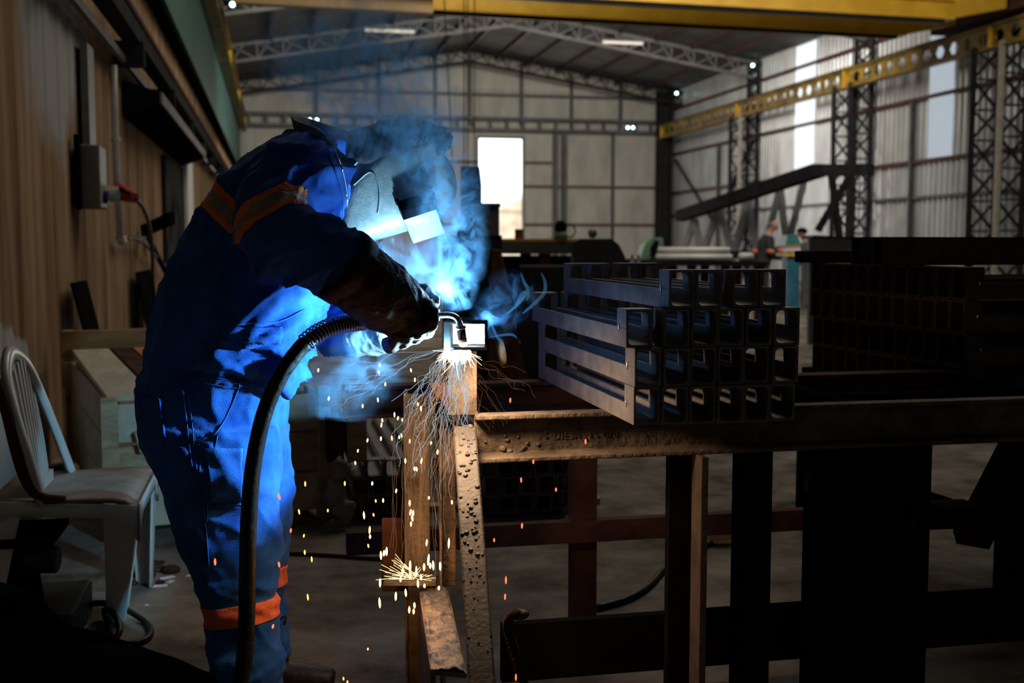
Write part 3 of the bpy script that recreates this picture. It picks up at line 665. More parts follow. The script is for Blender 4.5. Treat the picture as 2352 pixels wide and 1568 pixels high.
MB().prism([A0+V(.0, 0, -.012), A0+V(.012, 0, -.012), B0+V(.012, 0, -.012), B0+V(0, 0, -.012)], (0, 0, -.34)).build('web', 'rust', bb)
crust(A0+V(.003, 0, 0), A1-V(.003, 0, 0), B0+V(.003, 0, 0), B1-V(.003, 0, 0), 'slag_crust', 'grease', bb)
# leaning brace from the bench corner to the base beam end, channel with its flat face to the camera
T0, T1, U0, U1 = P(1040, 978, 2.93), P(1094, 978, 2.93), P(1076, 1572, 2.44), P(1139, 1572, 2.44)
br = thing('leaning_brace', ((U0+U1)/2).to_tuple(), 'leaning steel channel brace with spatter blobs on its flat face', 'brace')
n_ = (T1-T0).cross(U0-T0).normalized()
if n_.dot(FH) < 0: n_ = -n_
bevel(MB().prism([T0, T1, U1, U0], n_*.008).build('web', 'grease' if 0 else mat('blistered_brace_steel', (.028, .025, .024), (.072, .063, .056), 9, .55, metal=.1, bump=.2, bscale=90), br), .002)
for a, b in ((T0, U0), (T1, U1)):
    e = (T1-T0).normalized()*.007*(1 if a is T0 else -1)
    bevel(MB().prism([a, a+e, b+e, b], n_*.055).build('flange', 'rust', br), .002)
rs = random.Random(3)
for k in range(96):
    s = rs.random()**1.5*.75; w_ = .5+rs.gauss(0, .2)
    if k > 70: s = rs.random(); w_ = rs.random()
    w_ = min(.95, max(.05, w_))
    p = T0.lerp(U0, s).lerp(T1.lerp(U1, s), w_); r = rs.uniform(.0016, .0052)*(1.1 if s < .55 else .6)
    MB().ball(p, r, 6, (1.2, 1, 1)).build('spatter_blob', 'grease', br, True)
# upright stub and the box section being welded
st = thing('upright_channel', P(1060, 950, 2.93), 'short upright channel standing on the bench corner under the arc', 'channel')
def front_rect(u0, v0, u1, v1, d): return [P(u0, v0, d), P(u1, v0, d), P(u1, v1, d), P(u0, v1, d)]
a = P(1036, 806, 2.93); b = P(1087, 806, 2.93); zb = P(1060, 951, 2.93).z
def vprism(mb, p, q, thick, z0, z1, back):
    mb.prism([V(p.x, p.y, z0), V(q.x, q.y, z0), V(q.x, q.y, z0)+FH*back, V(p.x, p.y, z0)+FH*back], (0, 0, z1-z0)); return mb
bevel(vprism(MB(), a+FH*.006, b+FH*.006, 0, zb, a.z, .006).build('web', 'rust', st), .001)
bevel(vprism(MB(), b, b+_r*.009, 0, zb, a.z, .05).build('flange', 'rust', st), .001)
bevel(vprism(MB(), a-_r*.007, a, 0, zb, a.z, .05).build('flange', 'rust', st), .001)
bevel(MB().prism([V(a.x, a.y, zb-.004)-_r*.01, V(b.x, b.y, zb-.004)+_r*.012, V(b.x, b.y, zb-.004)+_r*.012+FH*.07, V(a.x, a.y, zb-.004)-_r*.01+FH*.07], (0, 0, .008)).build('foot_plate', 'rust', st), .001)
wp = thing('box_section', P(1068, 805, 2.95), 'short steel box section glowing white inside at the welding arc', 'steel section')
O = [P(1019, 738, 2.90), P(1119, 738, 2.90), P(1119, 804, 2.90), P(1019, 804, 2.90)]
cx_ = sum((p for p in O), Vector())/4
I = [p+(cx_-p).normalized()*0.0 for p in O]
ii = [P(1036, 744, 2.90), P(1113, 744, 2.90), P(1113, 797, 2.90), P(1036, 797, 2.90)]
mb = MB(); D_ = FH*.20
vs = O+ii+[p+D_ for p in O]+[p+D_ for p in ii]
fs = []
for i in range(4):
    j = (i+1) % 4; fs += [(i, j, 4+j, 4+i), (8+i, 12+i, 12+j, 8+j), (i, 8+i, 8+j, j), (4+i, 4+j, 12+j, 12+i)]
mb.add(vs, fs); bevel(mb.build('shell', 'black', wp), .002)
MB().prism([p+FH*.09 for p in ii], FH*.006).build('inner_plate', 'box', wp)
light('arc_in_section', 'POINT', P(1085, 768, 2.925), 5, (.75, .9, 1), radius=.01)
# glowing weld pool
wl_ = thing('weld_arc', P(1062, 800, 2.89), 'white hot welding arc and molten pool at the torch tip', 'welding arc')
MB().ball(P(1064, 791, 2.885), .008, 10, (1.4, 1, .8)).build('arc', 'arcwhite', wl_, True)
MB().ball(P(1052, 811, 2.885), .011, 10, (2.3, .8, .8)).build('molten_pool', 'hot', wl_, True)
for u, v, r in ((1036, 812, .006), (1076, 808, .005), (1042, 822, .006), (1060, 824, .006), (1030, 806, .004)):
    MB().ball(P(u, v, 2.885), r, 8, (1.5, 1, 1)).build('molten_drop', 'hot', wl_, True)
# dross, nail and scratches on the front beam
for u, v, r in ((1115, 1014, .004), (1211, 1018, .005), (1236, 1020, .005), (1255, 1004, .004), (1345, 1009, .004), (1190, 1003, .004), (1155, 1030, .009), (1165, 1010, .006), (1160, 1000, .005), (1252, 992, .005), (1395, 1003, .0025), (1485, 1001, .003), (1170, 1036, .008), (1150, 1045, .01)):
    p = PY(u, v, 2.882); MB().ball(p, r, 6, (1.2, .8, 1)).build('spatter_blob', 'rust', bench, True)
tag(MB().bar(PY(1190, 1037, 2.876), PY(1207, 1024, 2.880), .0035).build('nail', 'bead'), 'bright little nail stuck to the front beam of the bench', 'nail')
def text(body, loc, size, m, rot, parent, name='embossed_lettering', ext=.0012, align='CENTER'):
    c = bpy.data.curves.new(name, 'FONT'); c.body = body; c.size = size; c.extrude = ext; c.align_x = align; c.space_character = 1.15
    o = bpy.data.objects.new(name, c); COL.objects.link(o); bpy.context.view_layer.update()
    me = bpy.data.meshes.new_from_object(o.evaluated_get(bpy.context.evaluated_depsgraph_get())); bpy.data.objects.remove(o)
    me.materials.append(M[m]); o = bpy.data.objects.new(name, me); COL.objects.link(o)
    o.parent = parent; b = Vector(parent['_b']) if parent is not None else Vector(); o.location = Vector(loc)-b; o.rotation_euler = rot; o['_b'] = tuple(loc); return o
text('DIESA  TS 070', PY(1345, 1006, 2.8815), .026, 'rust', (math.pi/2, 0, 0), bench)
# bent rebar in front
rb = ppath([(1210, 1590, 2.62), (1195, 1540, 2.62), (1180, 1490, 2.63), (1168, 1450, 2.63), (1166, 1430, 2.63), (1172, 1415, 2.63), (1185, 1410, 2.63), (1200, 1412, 2.65)], 5)
rt_ = thing('bent_rebar', rb[0], 'rusty bent reinforcing bar with a hooked tip in front of the bench', 'rebar')
MB().tube([rb[0]-V(-.05, 0, .22)]+rb, .0095, 10).build('bar', 'rustdark', rt_, True)
for i in range(1, len(rb)-1, 1):
    t_ = (rb[i+1]-rb[i-1]).normalized(); x_ = t_.cross(FH).normalized()
    rib = MB(); rib.tube([rb[i]+(x_*math.cos(a)+FH*math.sin(a))*.0105+t_*.004*math.sin(a) for a in np.linspace(0, 6.2, 12)], .0018, 5); rib.build('rib', 'rustdark', rt_, True)
MB().ball(rb[-3], .016, 7, (1.5, 1, .8)).build('rusty_crust', 'rust', rt_, True)
# ================================================================ CHANNEL STACKS
def uprof(W_, h, t, r):
    """U channel profile in (x,z), web at the bottom, rounded inside corners"""
    o = [(0, h), (0, 0), (W_, 0), (W_, h), (W_-t*.8, h)]
    c = [(W_-t-r+r*math.cos(a), t+r+r*math.sin(a)) for a in (0, -math.pi/4, -math.pi/2)]
    d = [(t+r+r*math.cos(a), t+r+r*math.sin(a)) for a in (-math.pi/2, -3*math.pi/4, -math.pi)]
    return o+c+d+[(t*.8, h)]
def make_beam(L, Wd, h, m, stub=.075, both=True):
    pr_ = uprof(Wd, h, .0065, .010); root = bpy.data.objects.new('channel_beam', None); COL.objects.link(root); root['_b'] = (0, 0, 0)
    bevel(MB().prism([V(a, 0, b) for a, b in pr_], (0, L, 0)).build('channel', m, root), .0012, 1)
    for y in ((0, L-stub) if both else (0,)):
        bevel(MB().prism([V(a, y, 2*h-b) for a, b in pr_], (0, stub, 0)).build('end_cap', m, root), .0012, 1)
    bd = MB()
    for x in (-.001, Wd+.001): bd.ball((x, .055, h), .0035, 6, (.8, 1, 3.2))
    bd.build('weld_bead', 'bead', root, True)
    return root
proto = make_beam(1.02, .0685, .0468, 'mill'); used = [False]
def beam_at(pr_, x, y, z, label, group, rz=0, first=None):
    o = pr_ if not first[0] else copy_tree(pr_); first[0] = True
    o.location = (x, y, z); o.rotation_euler = (0, 0, rz); tag(o, label, 'steel channel', group)
    return o
g = 'welded channel beams stacked on the bench'
rows = ['bottom row', 'second row from the bottom', 'third row from the bottom', 'top row']
X0 = PY(1457, 978, 2.6).x; pitch = .0700
layout = [[0, 1, 2, 3, 4, 5], [0, 1.02, 2.05, 3.06, 4.05, 5.08], [-.28, 1.05, 2.06, 3.05, 4.1, 5.1], [1.22, 2.2, 3.62, 4.6]]
for r_, xs in enumerate(layout):
    for i, k in enumerate(xs):
        yy = 2.60+random.uniform(-.012, .012)+(.02 if k < 0 else 0)
        beam_at(proto, X0+k*pitch, yy, .8405+r_*.0945, 'channel beam of the bench stack, %s, %s from the left' % (rows[r_], ORD[i]), g, random.uniform(-.003, .003), used)
# second stack on the right: ends face the welder, beams run away to the right
pA = P(1862, 700, 4.9); pB = P(2219, 700, 3.95); fd = V(pB.x-pA.x, pB.y-pA.y, 0); Ld = fd.length; fd.normalize(); rz2 = math.atan2(fd.y, fd.x)
proto2 = make_beam(2.0, .078, .0575, 'mill2'); used2 = [False]
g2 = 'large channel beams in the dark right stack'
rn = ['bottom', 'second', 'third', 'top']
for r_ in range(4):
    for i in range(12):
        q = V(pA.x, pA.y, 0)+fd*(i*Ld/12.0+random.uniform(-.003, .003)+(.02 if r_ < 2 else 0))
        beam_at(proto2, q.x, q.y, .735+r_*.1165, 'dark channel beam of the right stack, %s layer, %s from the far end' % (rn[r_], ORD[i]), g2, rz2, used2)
bs = thing('trestle', (pA.x+.6, (pA.y+pB.y)/2, 0), 'black steel trestle that carries the dark right stack', 'trestle')
for dx in (.10, 1.4):
    e = V(fd.y, -fd.x, 0)*(-1)
    a_ = V(pA.x, pA.y, .68)+e*dx-fd*.15; b_ = V(pB.x, pB.y, .68)+e*dx+fd*.15
    MB().bar(a_, b_, .09, .10).build('beam', 'black', bs)
    for q in (a_, b_): MB().bar(q, V(q.x, q.y, 0), .08).build('leg', 'black', bs)
    MB().bar(V(a_.x, a_.y, .3), V(b_.x, b_.y, .3), .06).build('rail', 'black', bs)
MB().bar(P(2330, 1040, 3.3), P(2230, 1240, 3.1), .09, .05).build('brace', 'black', bs)
MB().bar(P(2100, 1190, 3.15), P(2380, 1180, 3.15), .05, .055).build('rail', 'black', bs)
# loose beams on top of it
ex = V(math.cos(rz2+math.pi/2), math.sin(rz2+math.pi/2), 0)
def rectbeam(name, p, L, w_, h, label, m='mill2'):
    o = thing(name, p, label, 'steel beam', 'loose beams on top of the dark right stack'); ux = -ex if ex.x < 0 else ex; uy = V(-ux.y, ux.x, 0); t_ = .006
    mb = MB(); mb.prism([p, p+uy*w_, p+uy*w_+ux*L, p+ux*L], (0, 0, t_)); mb.build('bottom_plate', m, o)
    mb = MB(); mb.prism([p+V(0, 0, h-t_), p+uy*w_+V(0, 0, h-t_), p+uy*w_+ux*L+V(0, 0, h-t_), p+ux*L+V(0, 0, h-t_)], (0, 0, t_)); mb.build('top_plate', m, o)
    for k in (0, w_-t_): MB().prism([p+uy*k, p+uy*(k+t_), p+uy*(k+t_)+ux*L, p+uy*k+ux*L], (0, 0, h)).build('side_plate', m, o)
    return o
zt2 = .735+4*.1165
q1 = P(2028, 590, 4.15); q2 = P(1992, 590, 4.25); q3 = P(1900, 590, 4.6)
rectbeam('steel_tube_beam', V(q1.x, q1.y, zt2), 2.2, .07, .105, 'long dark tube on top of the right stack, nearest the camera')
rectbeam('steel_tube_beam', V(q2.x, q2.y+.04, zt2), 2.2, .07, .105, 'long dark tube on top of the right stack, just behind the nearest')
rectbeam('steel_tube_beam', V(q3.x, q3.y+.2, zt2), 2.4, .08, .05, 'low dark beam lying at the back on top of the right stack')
# stacks on the floor beyond the bench
proto3 = make_beam(1.6, .080, .042, 'mill', both=False); used3 = [False]
for grp, u0, n, rows_, Yb, gl in (('left', 800, 4, 3, 5.2, 'beside the welder'), ('right', 1104, 5, 4, 5.1, 'under the bench')):
    x0 = PZ(u0, 1195, 0).x if 0 else PY(u0, 1150, Yb).x
    for r_ in range(rows_):
        for i in range(n):
            beam_at(proto3, x0+i*.086+(.02 if r_ % 2 else 0), Yb+random.uniform(-.02, .02), .03+r_*.086, 'channel beam on the floor %s, %s layer, %s from the left' % (gl, rn[r_] if r_ < 3 else 'top', ORD[i]), 'channel beams stacked on the floor '+gl, 0, used3)
for u, v, w_, h, m, l in ((820, 995, .09, .22, 'wood', 'tan block standing on the floor stack left of the bench leg'), (770, 1010, .08, .2, 'rustdark', 'dark block standing left of the floor stack'), (1300, 1130, .05, .3, 'greyplastic', 'grey plate standing right of the floor stack under the bench')):
    p = PY(u, v, 5.15)
    tag(bevel(MB().box((p.x-w_/2, p.y, .0 if h == .3 else .29), (p.x+w_/2, p.y+.3, p.z+h/2)).build('packing_block', m), .004), l, 'block')
for k, (u, v, s) in enumerate(((783, 1070, .035), (792, 1105, .03), (776, 1130, .04), (785, 1165, .045), (778, 1200, .05))):
    p = PY(u, v, 5.1)
for x in (PY(800, 1150, 5.3).x, PY(1104, 1150, 5.3).x):
    tag(MB().box((x-.08, 5.3, 0), (x+.6, 5.38, .03)).build('timber_bearer', 'wood'), 'timber bearer under the floor stack %s' % ('left of the bench leg' if x < .6 else 'seen under the bench beam'), 'timber')
# rag and trash heap beside the floor stack
for k, (u, v, s) in enumerate(((783, 1075, .05), (770, 1130, .06), (790, 1175, .06))):
    p = PY(u, v, 5.05); mb = MB(); mb.ball(p, s, 12, (.8, .6, 1.1)); 
    mb.v = [q+V(1, 0, .6)*noise.noise(q*28)*.035 for q in mb.v]
    o = mb.build('crumpled_scrap', 'greyplastic', None, True); tag(o, ['topmost', 'middle', 'lowest'][k]+' crumpled pale scrap hanging on the left end of the floor stack', 'scrap')
tag(MB().bar(PZ(1375, 1280, .03)+V(.55, .2, 0), PZ(1375, 1280, .03)+V(.75, .17, 0), .05, .04).build('wood_offcut', 'wood'), 'small wooden offcut on the floor beyond the bench', 'offcut')
# ================================================================ FAR END OF THE HALL
def gbar(mb, a, b, w_=.08, h=None): return mb.bar(P(*a), P(*b), w_, h)
# big fabricated truss standing on trestles
ft = thing('fabricated_truss', P(1750, 600, 18), 'large dark fabricated roof truss resting on supports at the right', 'truss')
tl, tm, tr_ = (1562, 496, 31), (1880, 391, 25.5), (2000, 390, 24.5)
gbar(MB(), tl, tm, .3, .30).build('top_chord', 'dark', ft); gbar(MB(), tm, tr_, .3, .26).build('top_chord', 'dark', ft)
gbar(MB(), (1575, 582, 31), (1890, 590, 25.5), .2, .2).build('bottom_chord', 'dark', ft)
for (a, b) in (((1595, 505, 23.5), (1570, 575, 24)), ((1595, 505, 23.5), (1612, 578, 23)), ((1652, 478, 22.2), (1615, 578, 23)), ((1652, 478, 22.2), (1682, 582, 22)), ((1718, 460, 21), (1686, 582, 22)), ((1718, 460, 21), (1738, 586, 20.8)),
               ((1792, 430, 19.6), (1766, 530, 20)), ((1792, 430, 19.6), (1806, 560, 19.8)), ((1848, 410, 18.6), (1814, 545, 19.4)), ((1955, 400, 17.3), (1878, 530, 17.6)), ((1910, 400, 17.7), (1930, 560, 17.6))):
    gbar(MB(), (a[0], a[1], a[2]*.42+20.6-(a[2]-17)*-.35*0), (b[0], b[1], b[2]*.42+20.6), .13, .16).build('diagonal', 'midgrey' if a[0] < 1900 else 'dark', ft)
for u, d in ((1880, 25.5), (1590, 30.5)): p = P(u, 560, d); MB().box((p.x-.1, p.y-.1, 0), (p.x+.1, p.y+.1, P(u, 590, d).z)).build('support_post', 'dark', ft)
# rack of white pipes
pk = thing('pipe_rack', P(1610, 640, 15.5), 'dark low rack carrying the white pipes behind the bench stack', 'rack')
a, b = P(1505, 600, 15.6), P(1765, 612, 15.2)
MB().prism([V(a.x, a.y, a.z-.06), V(b.x, b.y, a.z-.06), V(b.x, b.y+.9, a.z-.06), V(a.x, a.y+.9, a.z-.06)], (0, 0, .06)).build('rack_top', 'dark', pk)
for s in (.05, .35, .65, .95):
    p = a.lerp(b, s)
    for dy in (.05, .8): MB().box((p.x-.05, p.y+dy, 0), (p.x+.05, p.y+dy+.1, a.z-.06)).build('leg', 'rustdark', pk)
zz = a.z
for k, (v, du, l) in enumerate(((.05, 0, 'nearest and lowest'), (.15, .05, 'second'), (.25, .1, 'third'), (.10, .1, 'upper front'), (.20, .12, 'upper back'))):
    r_ = .05; z = zz+r_+(.095 if k > 2 else 0)
    p = P(1522+du*40, 590, 15.7); q = P(1685-du*20, 596, 15.3)
    v *= 1.25; tag(MB().tube([V(p.x, p.y+v, z), V(q.x, q.y+v, z)], r_, 12).build('white_pipe', 'pipewhite', None, True), 'white steel pipe on the far rack, %s of the bundle' % l, 'pipe', 'white pipes on the far rack')
p = P(1700, 590, 15.5); q = P(1728, 592, 15.4)
tag(MB().tube([V(p.x, p.y, zz+.06), V(q.x, q.y, zz+.06)], .06, 12).build('white_pipe', 'pipewhite', None, True), 'short white pipe end between the bundle and the far worker', 'pipe')
# centre: long table with a yellow edge
ct = thing('layout_table', P(1280, 640, 12.5), 'long steel layout table with a yellow top edge in mid hall', 'table')
a, b = P(1100, 548, 12.6), P(1440, 546, 12.4); dz = a.z
MB().box((a.x, a.y, dz-.03), (b.x, a.y+1.2, dz)).build('table_top', 'yellow', ct)
MB().box((a.x, a.y, dz-.17), (b.x, a.y+.1, dz-.03)).build('edge_beam', 'frame', ct)
for s in (.08, .5, .93):
    x = a.x+(b.x-a.x)*s
    for yy in (.05, 1.05): MB().box((x-.06, a.y+yy, 0), (x+.06, a.y+yy+.1, dz-.03)).build('leg', 'rustdark', ct)
MB().box((a.x, a.y+1.0, .1), (b.x, a.y+1.05, dz-.2)).build('back_panel', 'black', ct)
def outline(pts, d, depth): return MB().prism([P(u, v, d) for u, v in pts], FH*depth)
tag(outline([(1318, 555), (1336, 548), (1405, 548), (1422, 562), (1436, 590), (1434, 830), (1318, 830)], 11.8, .6).build('covered_load', 'tarp'), 'black covered load with a sloping end in front of the layout table', 'covered load')
sh = outline([(1128, 572), (1150, 574), (1215, 905), (1118, 905)], 9.5, .5); tag(bevel(sh.build('steel_hopper', 'rustdark'), .01), 'dark sloping steel hopper behind the smoke', 'hopper')
tag(bevel(outline([(1195, 612), (1310, 612), (1310, 893), (1195, 893)], 9.8, .8).build('steel_crate', 'dark'), .01), 'dark steel container behind the bench stack', 'container')
cbn = thing('grey_cabinet', P(1110, 600, 10), 'grey steel cabinet in front of the bright doorway', 'cabinet')
outline([(1085, 470), (1146, 470), (1146, 540), (1085, 540)], 10, .5).build('cabinet_body', 'frame', cbn)
outline([(1080, 466), (1149, 466), (1149, 471), (1080, 471)], 9.97, .56).build('cabinet_lid', 'frame', cbn)
c0 = P(1115, 540, 10); MB().box((c0.x-.3, c0.y, 0), (c0.x+.15, c0.y+.6, c0.z)).build('stand', 'dark', cbn)
dm = thing('drilling_machine', P(1075, 600, 11), 'tall dark machine standing left of the bright doorway', 'machine')
outline([(1058, 382), (1100, 382), (1104, 420), (1104, 500), (1058, 500)], 11, .4).build('head', 'dark', dm)
c0 = P(1078, 500, 11); MB().box((c0.x-.08, c0.y+.1, 0), (c0.x+.08, c0.y+.3, c0.z)).build('column', 'dark', dm)
dr_ = thing('small_drum', P(1192, 546, 12.9), 'small reddish drum on the layout table at the doorway edge', 'drum')
c0 = P(1192, 545, 12.9); MB().tube([V(c0.x, c0.y, dz), V(c0.x, c0.y, dz+.10)], .05, 14).build('body', 'red', dr_); MB().tube([V(c0.x, c0.y, dz+.10), V(c0.x, c0.y, dz+.11)], .052, 14).build('lid', 'frame', dr_)
gn = thing('bench_grinder', P(1290, 545, 12.8), 'dark green grinder with a ring guard on the layout table', 'grinder')
c0 = P(1288, 528, 12.8); MB().ball(c0+V(0, 0, .03), .075, 10, (1, 1, 1.1)).build('motor', 'black', gn, True)
MB().tube([c0+V(0, 0, -.02), V(c0.x, c0.y, dz)], [.07, .08], 12).build('base', 'greenpaint', gn, True)
MB().tube([c0+V(.10, 0, -.01)+V(math.cos(a)*.07, 0, math.sin(a)*.07) for a in np.linspace(0, 6.25, 22)], .009, 6).build('ring_guard', 'dark', gn, True)
tag(MB().ball(P(1361, 536, 12.9), .055, 10, (1, 1, 1)).build('round_cap', 'frame', None, True), 'small grey rounded cap sitting on the layout table', 'cap')
pc = thing('green_press', P(1500, 600, 17), 'pale green press at the foot of the far corner column', 'machine')
outline([(1482, 560), (1500, 545), (1522, 545), (1528, 595), (1470, 595)], 17, .6).build('body', 'greenpaint', pc)
outline([(1495, 570), (1505, 552), (1514, 552), (1506, 588), (1495, 588)], 16.9, .1).build('front_guard', 'black', pc)
c0 = P(1500, 595, 17); MB().box((c0.x-.35, c0.y, 0), (c0.x+.2, c0.y+.6, c0.z)).build('stand', 'dark', pc)
for u, v, l in ((1452, 600, 'pale gas bottle left of the green press'), (1466, 598, 'darker gas bottle beside the pale one')):
    c0 = P(u, v, 16); g_ = thing('gas_bottle', V(c0.x, c0.y, 0), l, 'gas bottle', 'gas bottles')
    MB().tube([V(c0.x, c0.y, 0), V(c0.x, c0.y, .95), V(c0.x, c0.y, 1.03), V(c0.x, c0.y, 1.06)], [.041, .041, .03, .015], 12).build('cylinder', 'truss' if u == 1452 else 'frame', g_, True)
    MB().tube([V(c0.x, c0.y, 1.05), V(c0.x, c0.y, 1.13)], .02, 8).build('valve', 'copper', g_)
# teal and blue machine on the right
tm_ = thing('ironworker_machine', P(1825, 640, 17), 'blue and teal machine with an orange frame beside the far worker', 'machine')
outline([(1808, 540), (1830, 538), (1838, 556), (1845, 564), (1803, 564)], 20.5, .5).build('head', 'tealpaint', tm_)
outline([(1803, 564), (1852, 564), (1852, 570), (1803, 570)], 20.45, .7).build('bed', 'wood2', tm_)
outline([(1803, 582), (1852, 582), (1852, 588), (1803, 588)], 20.45, .7).build('shelf', 'yellow', tm_)
outline([(1808, 588), (1838, 588), (1834, 712), (1810, 712)], 20.5, .4).build('column', 'bluepaint', tm_)
outline([(1843, 560), (1851, 560), (1851, 712), (1843, 712)], 20.4, .1).build('post', 'frame', tm_)
bxs = thing('steel_bin', P(1930, 640, 14), 'grey steel bin standing behind the right stack', 'bin')
outline([(1858, 548), (1990, 552), (1990, 792), (1858, 792)], 14, .1).build('front_wall', 'frame', bxs)
outline([(1858, 548), (1872, 540), (2000, 545), (1990, 552)], 14, .5).build('rim', 'rustdark', bxs)
# crane hoist ropes
hr = thing('hoist', P(1078, 330, 25), 'thin steel ropes of the crane hoist hanging behind the helmet', 'hoist')
for u0, u1 in ((1066, 1066), (1074, 1074), (1090, 1090), (1020, 1042)):
    MB().tube([PY(u0, -10, 25), PY(u1, 425, 25)], .014, 6).build('rope', 'dark', hr)
MB().box(tuple(PY(1062, 425, 25)-V(0, .15, .35)), tuple(PY(1098, 425, 25)+V(0, .15, .02))).build('hook_block', 'dark', hr)
# ================================================================ FIGURES
def ering(L, R, hd, n=36, ex=2.3, fwd=None):
    """cross-section ring between two outline points, half depth hd"""
    c = (L+R)/2; a = (R-L)/2; b = (fwd or FH)*hd; out = []
    for k in range(n):
        t = 2*math.pi*k/n; cs, sn = math.cos(t), math.sin(t)
        out.append(c+a*(abs(cs)**(2/ex)*(1 if cs > 0 else -1))+b*(abs(sn)**(2/ex)*(1 if sn > 0 else -1)))
    return out
def loft(mb, st, n=5, ex=2.3):
    """st: (uL,vL,uR,vR,d,halfdepth)"""
    R = []
    for q in crom(st, n): R.append(ering(P(q[0], q[1], q[4]), P(q[2], q[3], q[4]), q[5], ex=ex))
    return mb.rings(R)
def limb(mb, st, n=5, seg=24):
    """st: (u,v,d,radius)"""
    pts = crom(st, n); return mb.tube([P(*q[:3]) for q in pts], [q[3] for q in pts], seg)
def limb3(mb, st, n=4, seg=14):
    pts = crom([(*tuple(p), r) for p, r in st], n); return mb.tube([Vector(q[:3]) for q in pts], [q[3] for q in pts], seg)
def fuse(mb, name, vox, m, parent, fn=None, smooth=3):
    """weld overlapping closed shells into one continuous surface"""
    o = mb.build(name+'_tmp', m, None)
    r = o.modifiers.new('r', 'REMESH'); r.mode = 'VOXEL'; r.voxel_size = vox
    s = o.modifiers.new('s', 'SMOOTH'); s.iterations = smooth*2; s.factor = .5
    bpy.context.view_layer.update(); dg = bpy.context.evaluated_depsgraph_get()
    me = bpy.data.meshes.new_from_object(o.evaluated_get(dg)); loc = Vector(o.location); bpy.data.objects.remove(o)
    if fn:
        nrm = [v.normal.copy() for v in me.vertices]
        for v, n_ in zip(me.vertices, nrm): v.co = v.co+n_*fn(v.co+loc, n_)
    me.polygons.foreach_set('use_smooth', [True]*len(me.polygons)); me.name = name
    me.materials.clear(); me.materials.append(M[m])
    o = bpy.data.objects.new(name, me); COL.objects.link(o)
    off = Vector(parent['_b']) if parent is not None else Vector((0, 0, 0))
    for v in me.vertices: v.co = v.co+loc-off
    if parent is not None: o.parent = parent; o['_b'] = tuple(off)
    else: o['_b'] = (0, 0, 0)
    return o
def ridged(p, s, w_=.5):
    q = Vector((p.x*s, p.y*s, p.z*s)); q = q+Vector((noise.noise(q*.6+V(3, 1, 7)), noise.noise(q*.6+V(9, 4, 2)), noise.noise(q*.6+V(1, 8, 5))))*w_
    return 1-min(1, abs(noise.noise(q))*2.6)
wd_ = thing('person', V(P(560, 1660, 3.05).x, P(560, 1660, 3.05).y, 0), 'person in blue coverall and welding mask bending over the bench while welding', 'person')
# --- coverall
cv = MB()
loft(cv, [(345, 1060, 640, 1060, 3.08, .13), (322, 985, 655, 985, 3.08, .165), (313, 915, 660, 925, 3.08, .175), (323, 850, 672, 872, 3.08, .165), (340, 785, 712, 830, 3.08, .175), (357, 715, 735, 775, 3.08, .19),
          (386, 630, 745, 720, 3.08, .20), (425, 548, 765, 640, 3.08, .21), (478, 462, 788, 560, 3.08, .22), (545, 392, 800, 480, 3.08, .225), (612, 342, 800, 400, 3.08, .20), (680, 312, 800, 352, 3.08, .14), (725, 305, 805, 330, 3.08, .09)])
loft(cv, [(330, 975, 640, 975, 2.99, .10), (345, 1050, 646, 1060, 2.98, .115), (383, 1140, 642, 1150, 2.97, .105), (408, 1230, 652, 1235, 2.96, .10), (438, 1310, 640, 1310, 2.96, .095), (464, 1385, 633, 1380, 2.96, .088), (478, 1450, 642, 1450, 2.96, .085), (486, 1540, 648, 1540, 2.96, .085), (488, 1612, 646, 1612, 2.96, .085)])
loft(cv, [(450, 990, 664, 975, 3.18, .10), (480, 1060, 668, 1050, 3.19, .105), (510, 1150, 670, 1150, 3.2, .10), (530, 1240, 668, 1235, 3.21, .095), (545, 1310, 655, 1300, 3.22, .09), (552, 1390, 652, 1385, 3.22, .08), (556, 1450, 664, 1450, 3.22, .08), (560, 1500, 664, 1490, 3.22, .08), (566, 1545, 656, 1535, 3.22, .08)])
# belly flap bulge hanging forward
loft(cv, [(560, 800, 700, 800, 3.06, .12), (600, 860, 706, 860, 3.05, .12), (630, 880, 690, 882, 3.05, .09)])
near_arm = [(738, 396, 2.99, .092), (692, 410, 2.90, .102), (648, 452, 2.84, .098), (632, 500, 2.75, .092), (648, 548, 2.69, .090), (700, 577, 2.67, .090), (745, 592, 2.68, .084), (792, 612, 2.70, .074)]
limb(cv, near_arm)
far_arm = [(740, 430, 3.2, .085), (755, 540, 3.34, .085), (745, 650, 3.42, .085), (745, 722, 3.40, .082), (795, 755, 3.28, .066), (838, 768, 3.18, .056)]
limb(cv, far_arm)
def sharp(p, s):
    q = p*s; q = q+V(noise.noise(q*.7+V(3, 1, 7)), noise.noise(q*.7+V(9, 4, 2)), noise.noise(q*.7+V(1, 8, 5)))*.55
    return (1-min(1, abs(noise.noise(q))*2.2))**2.2
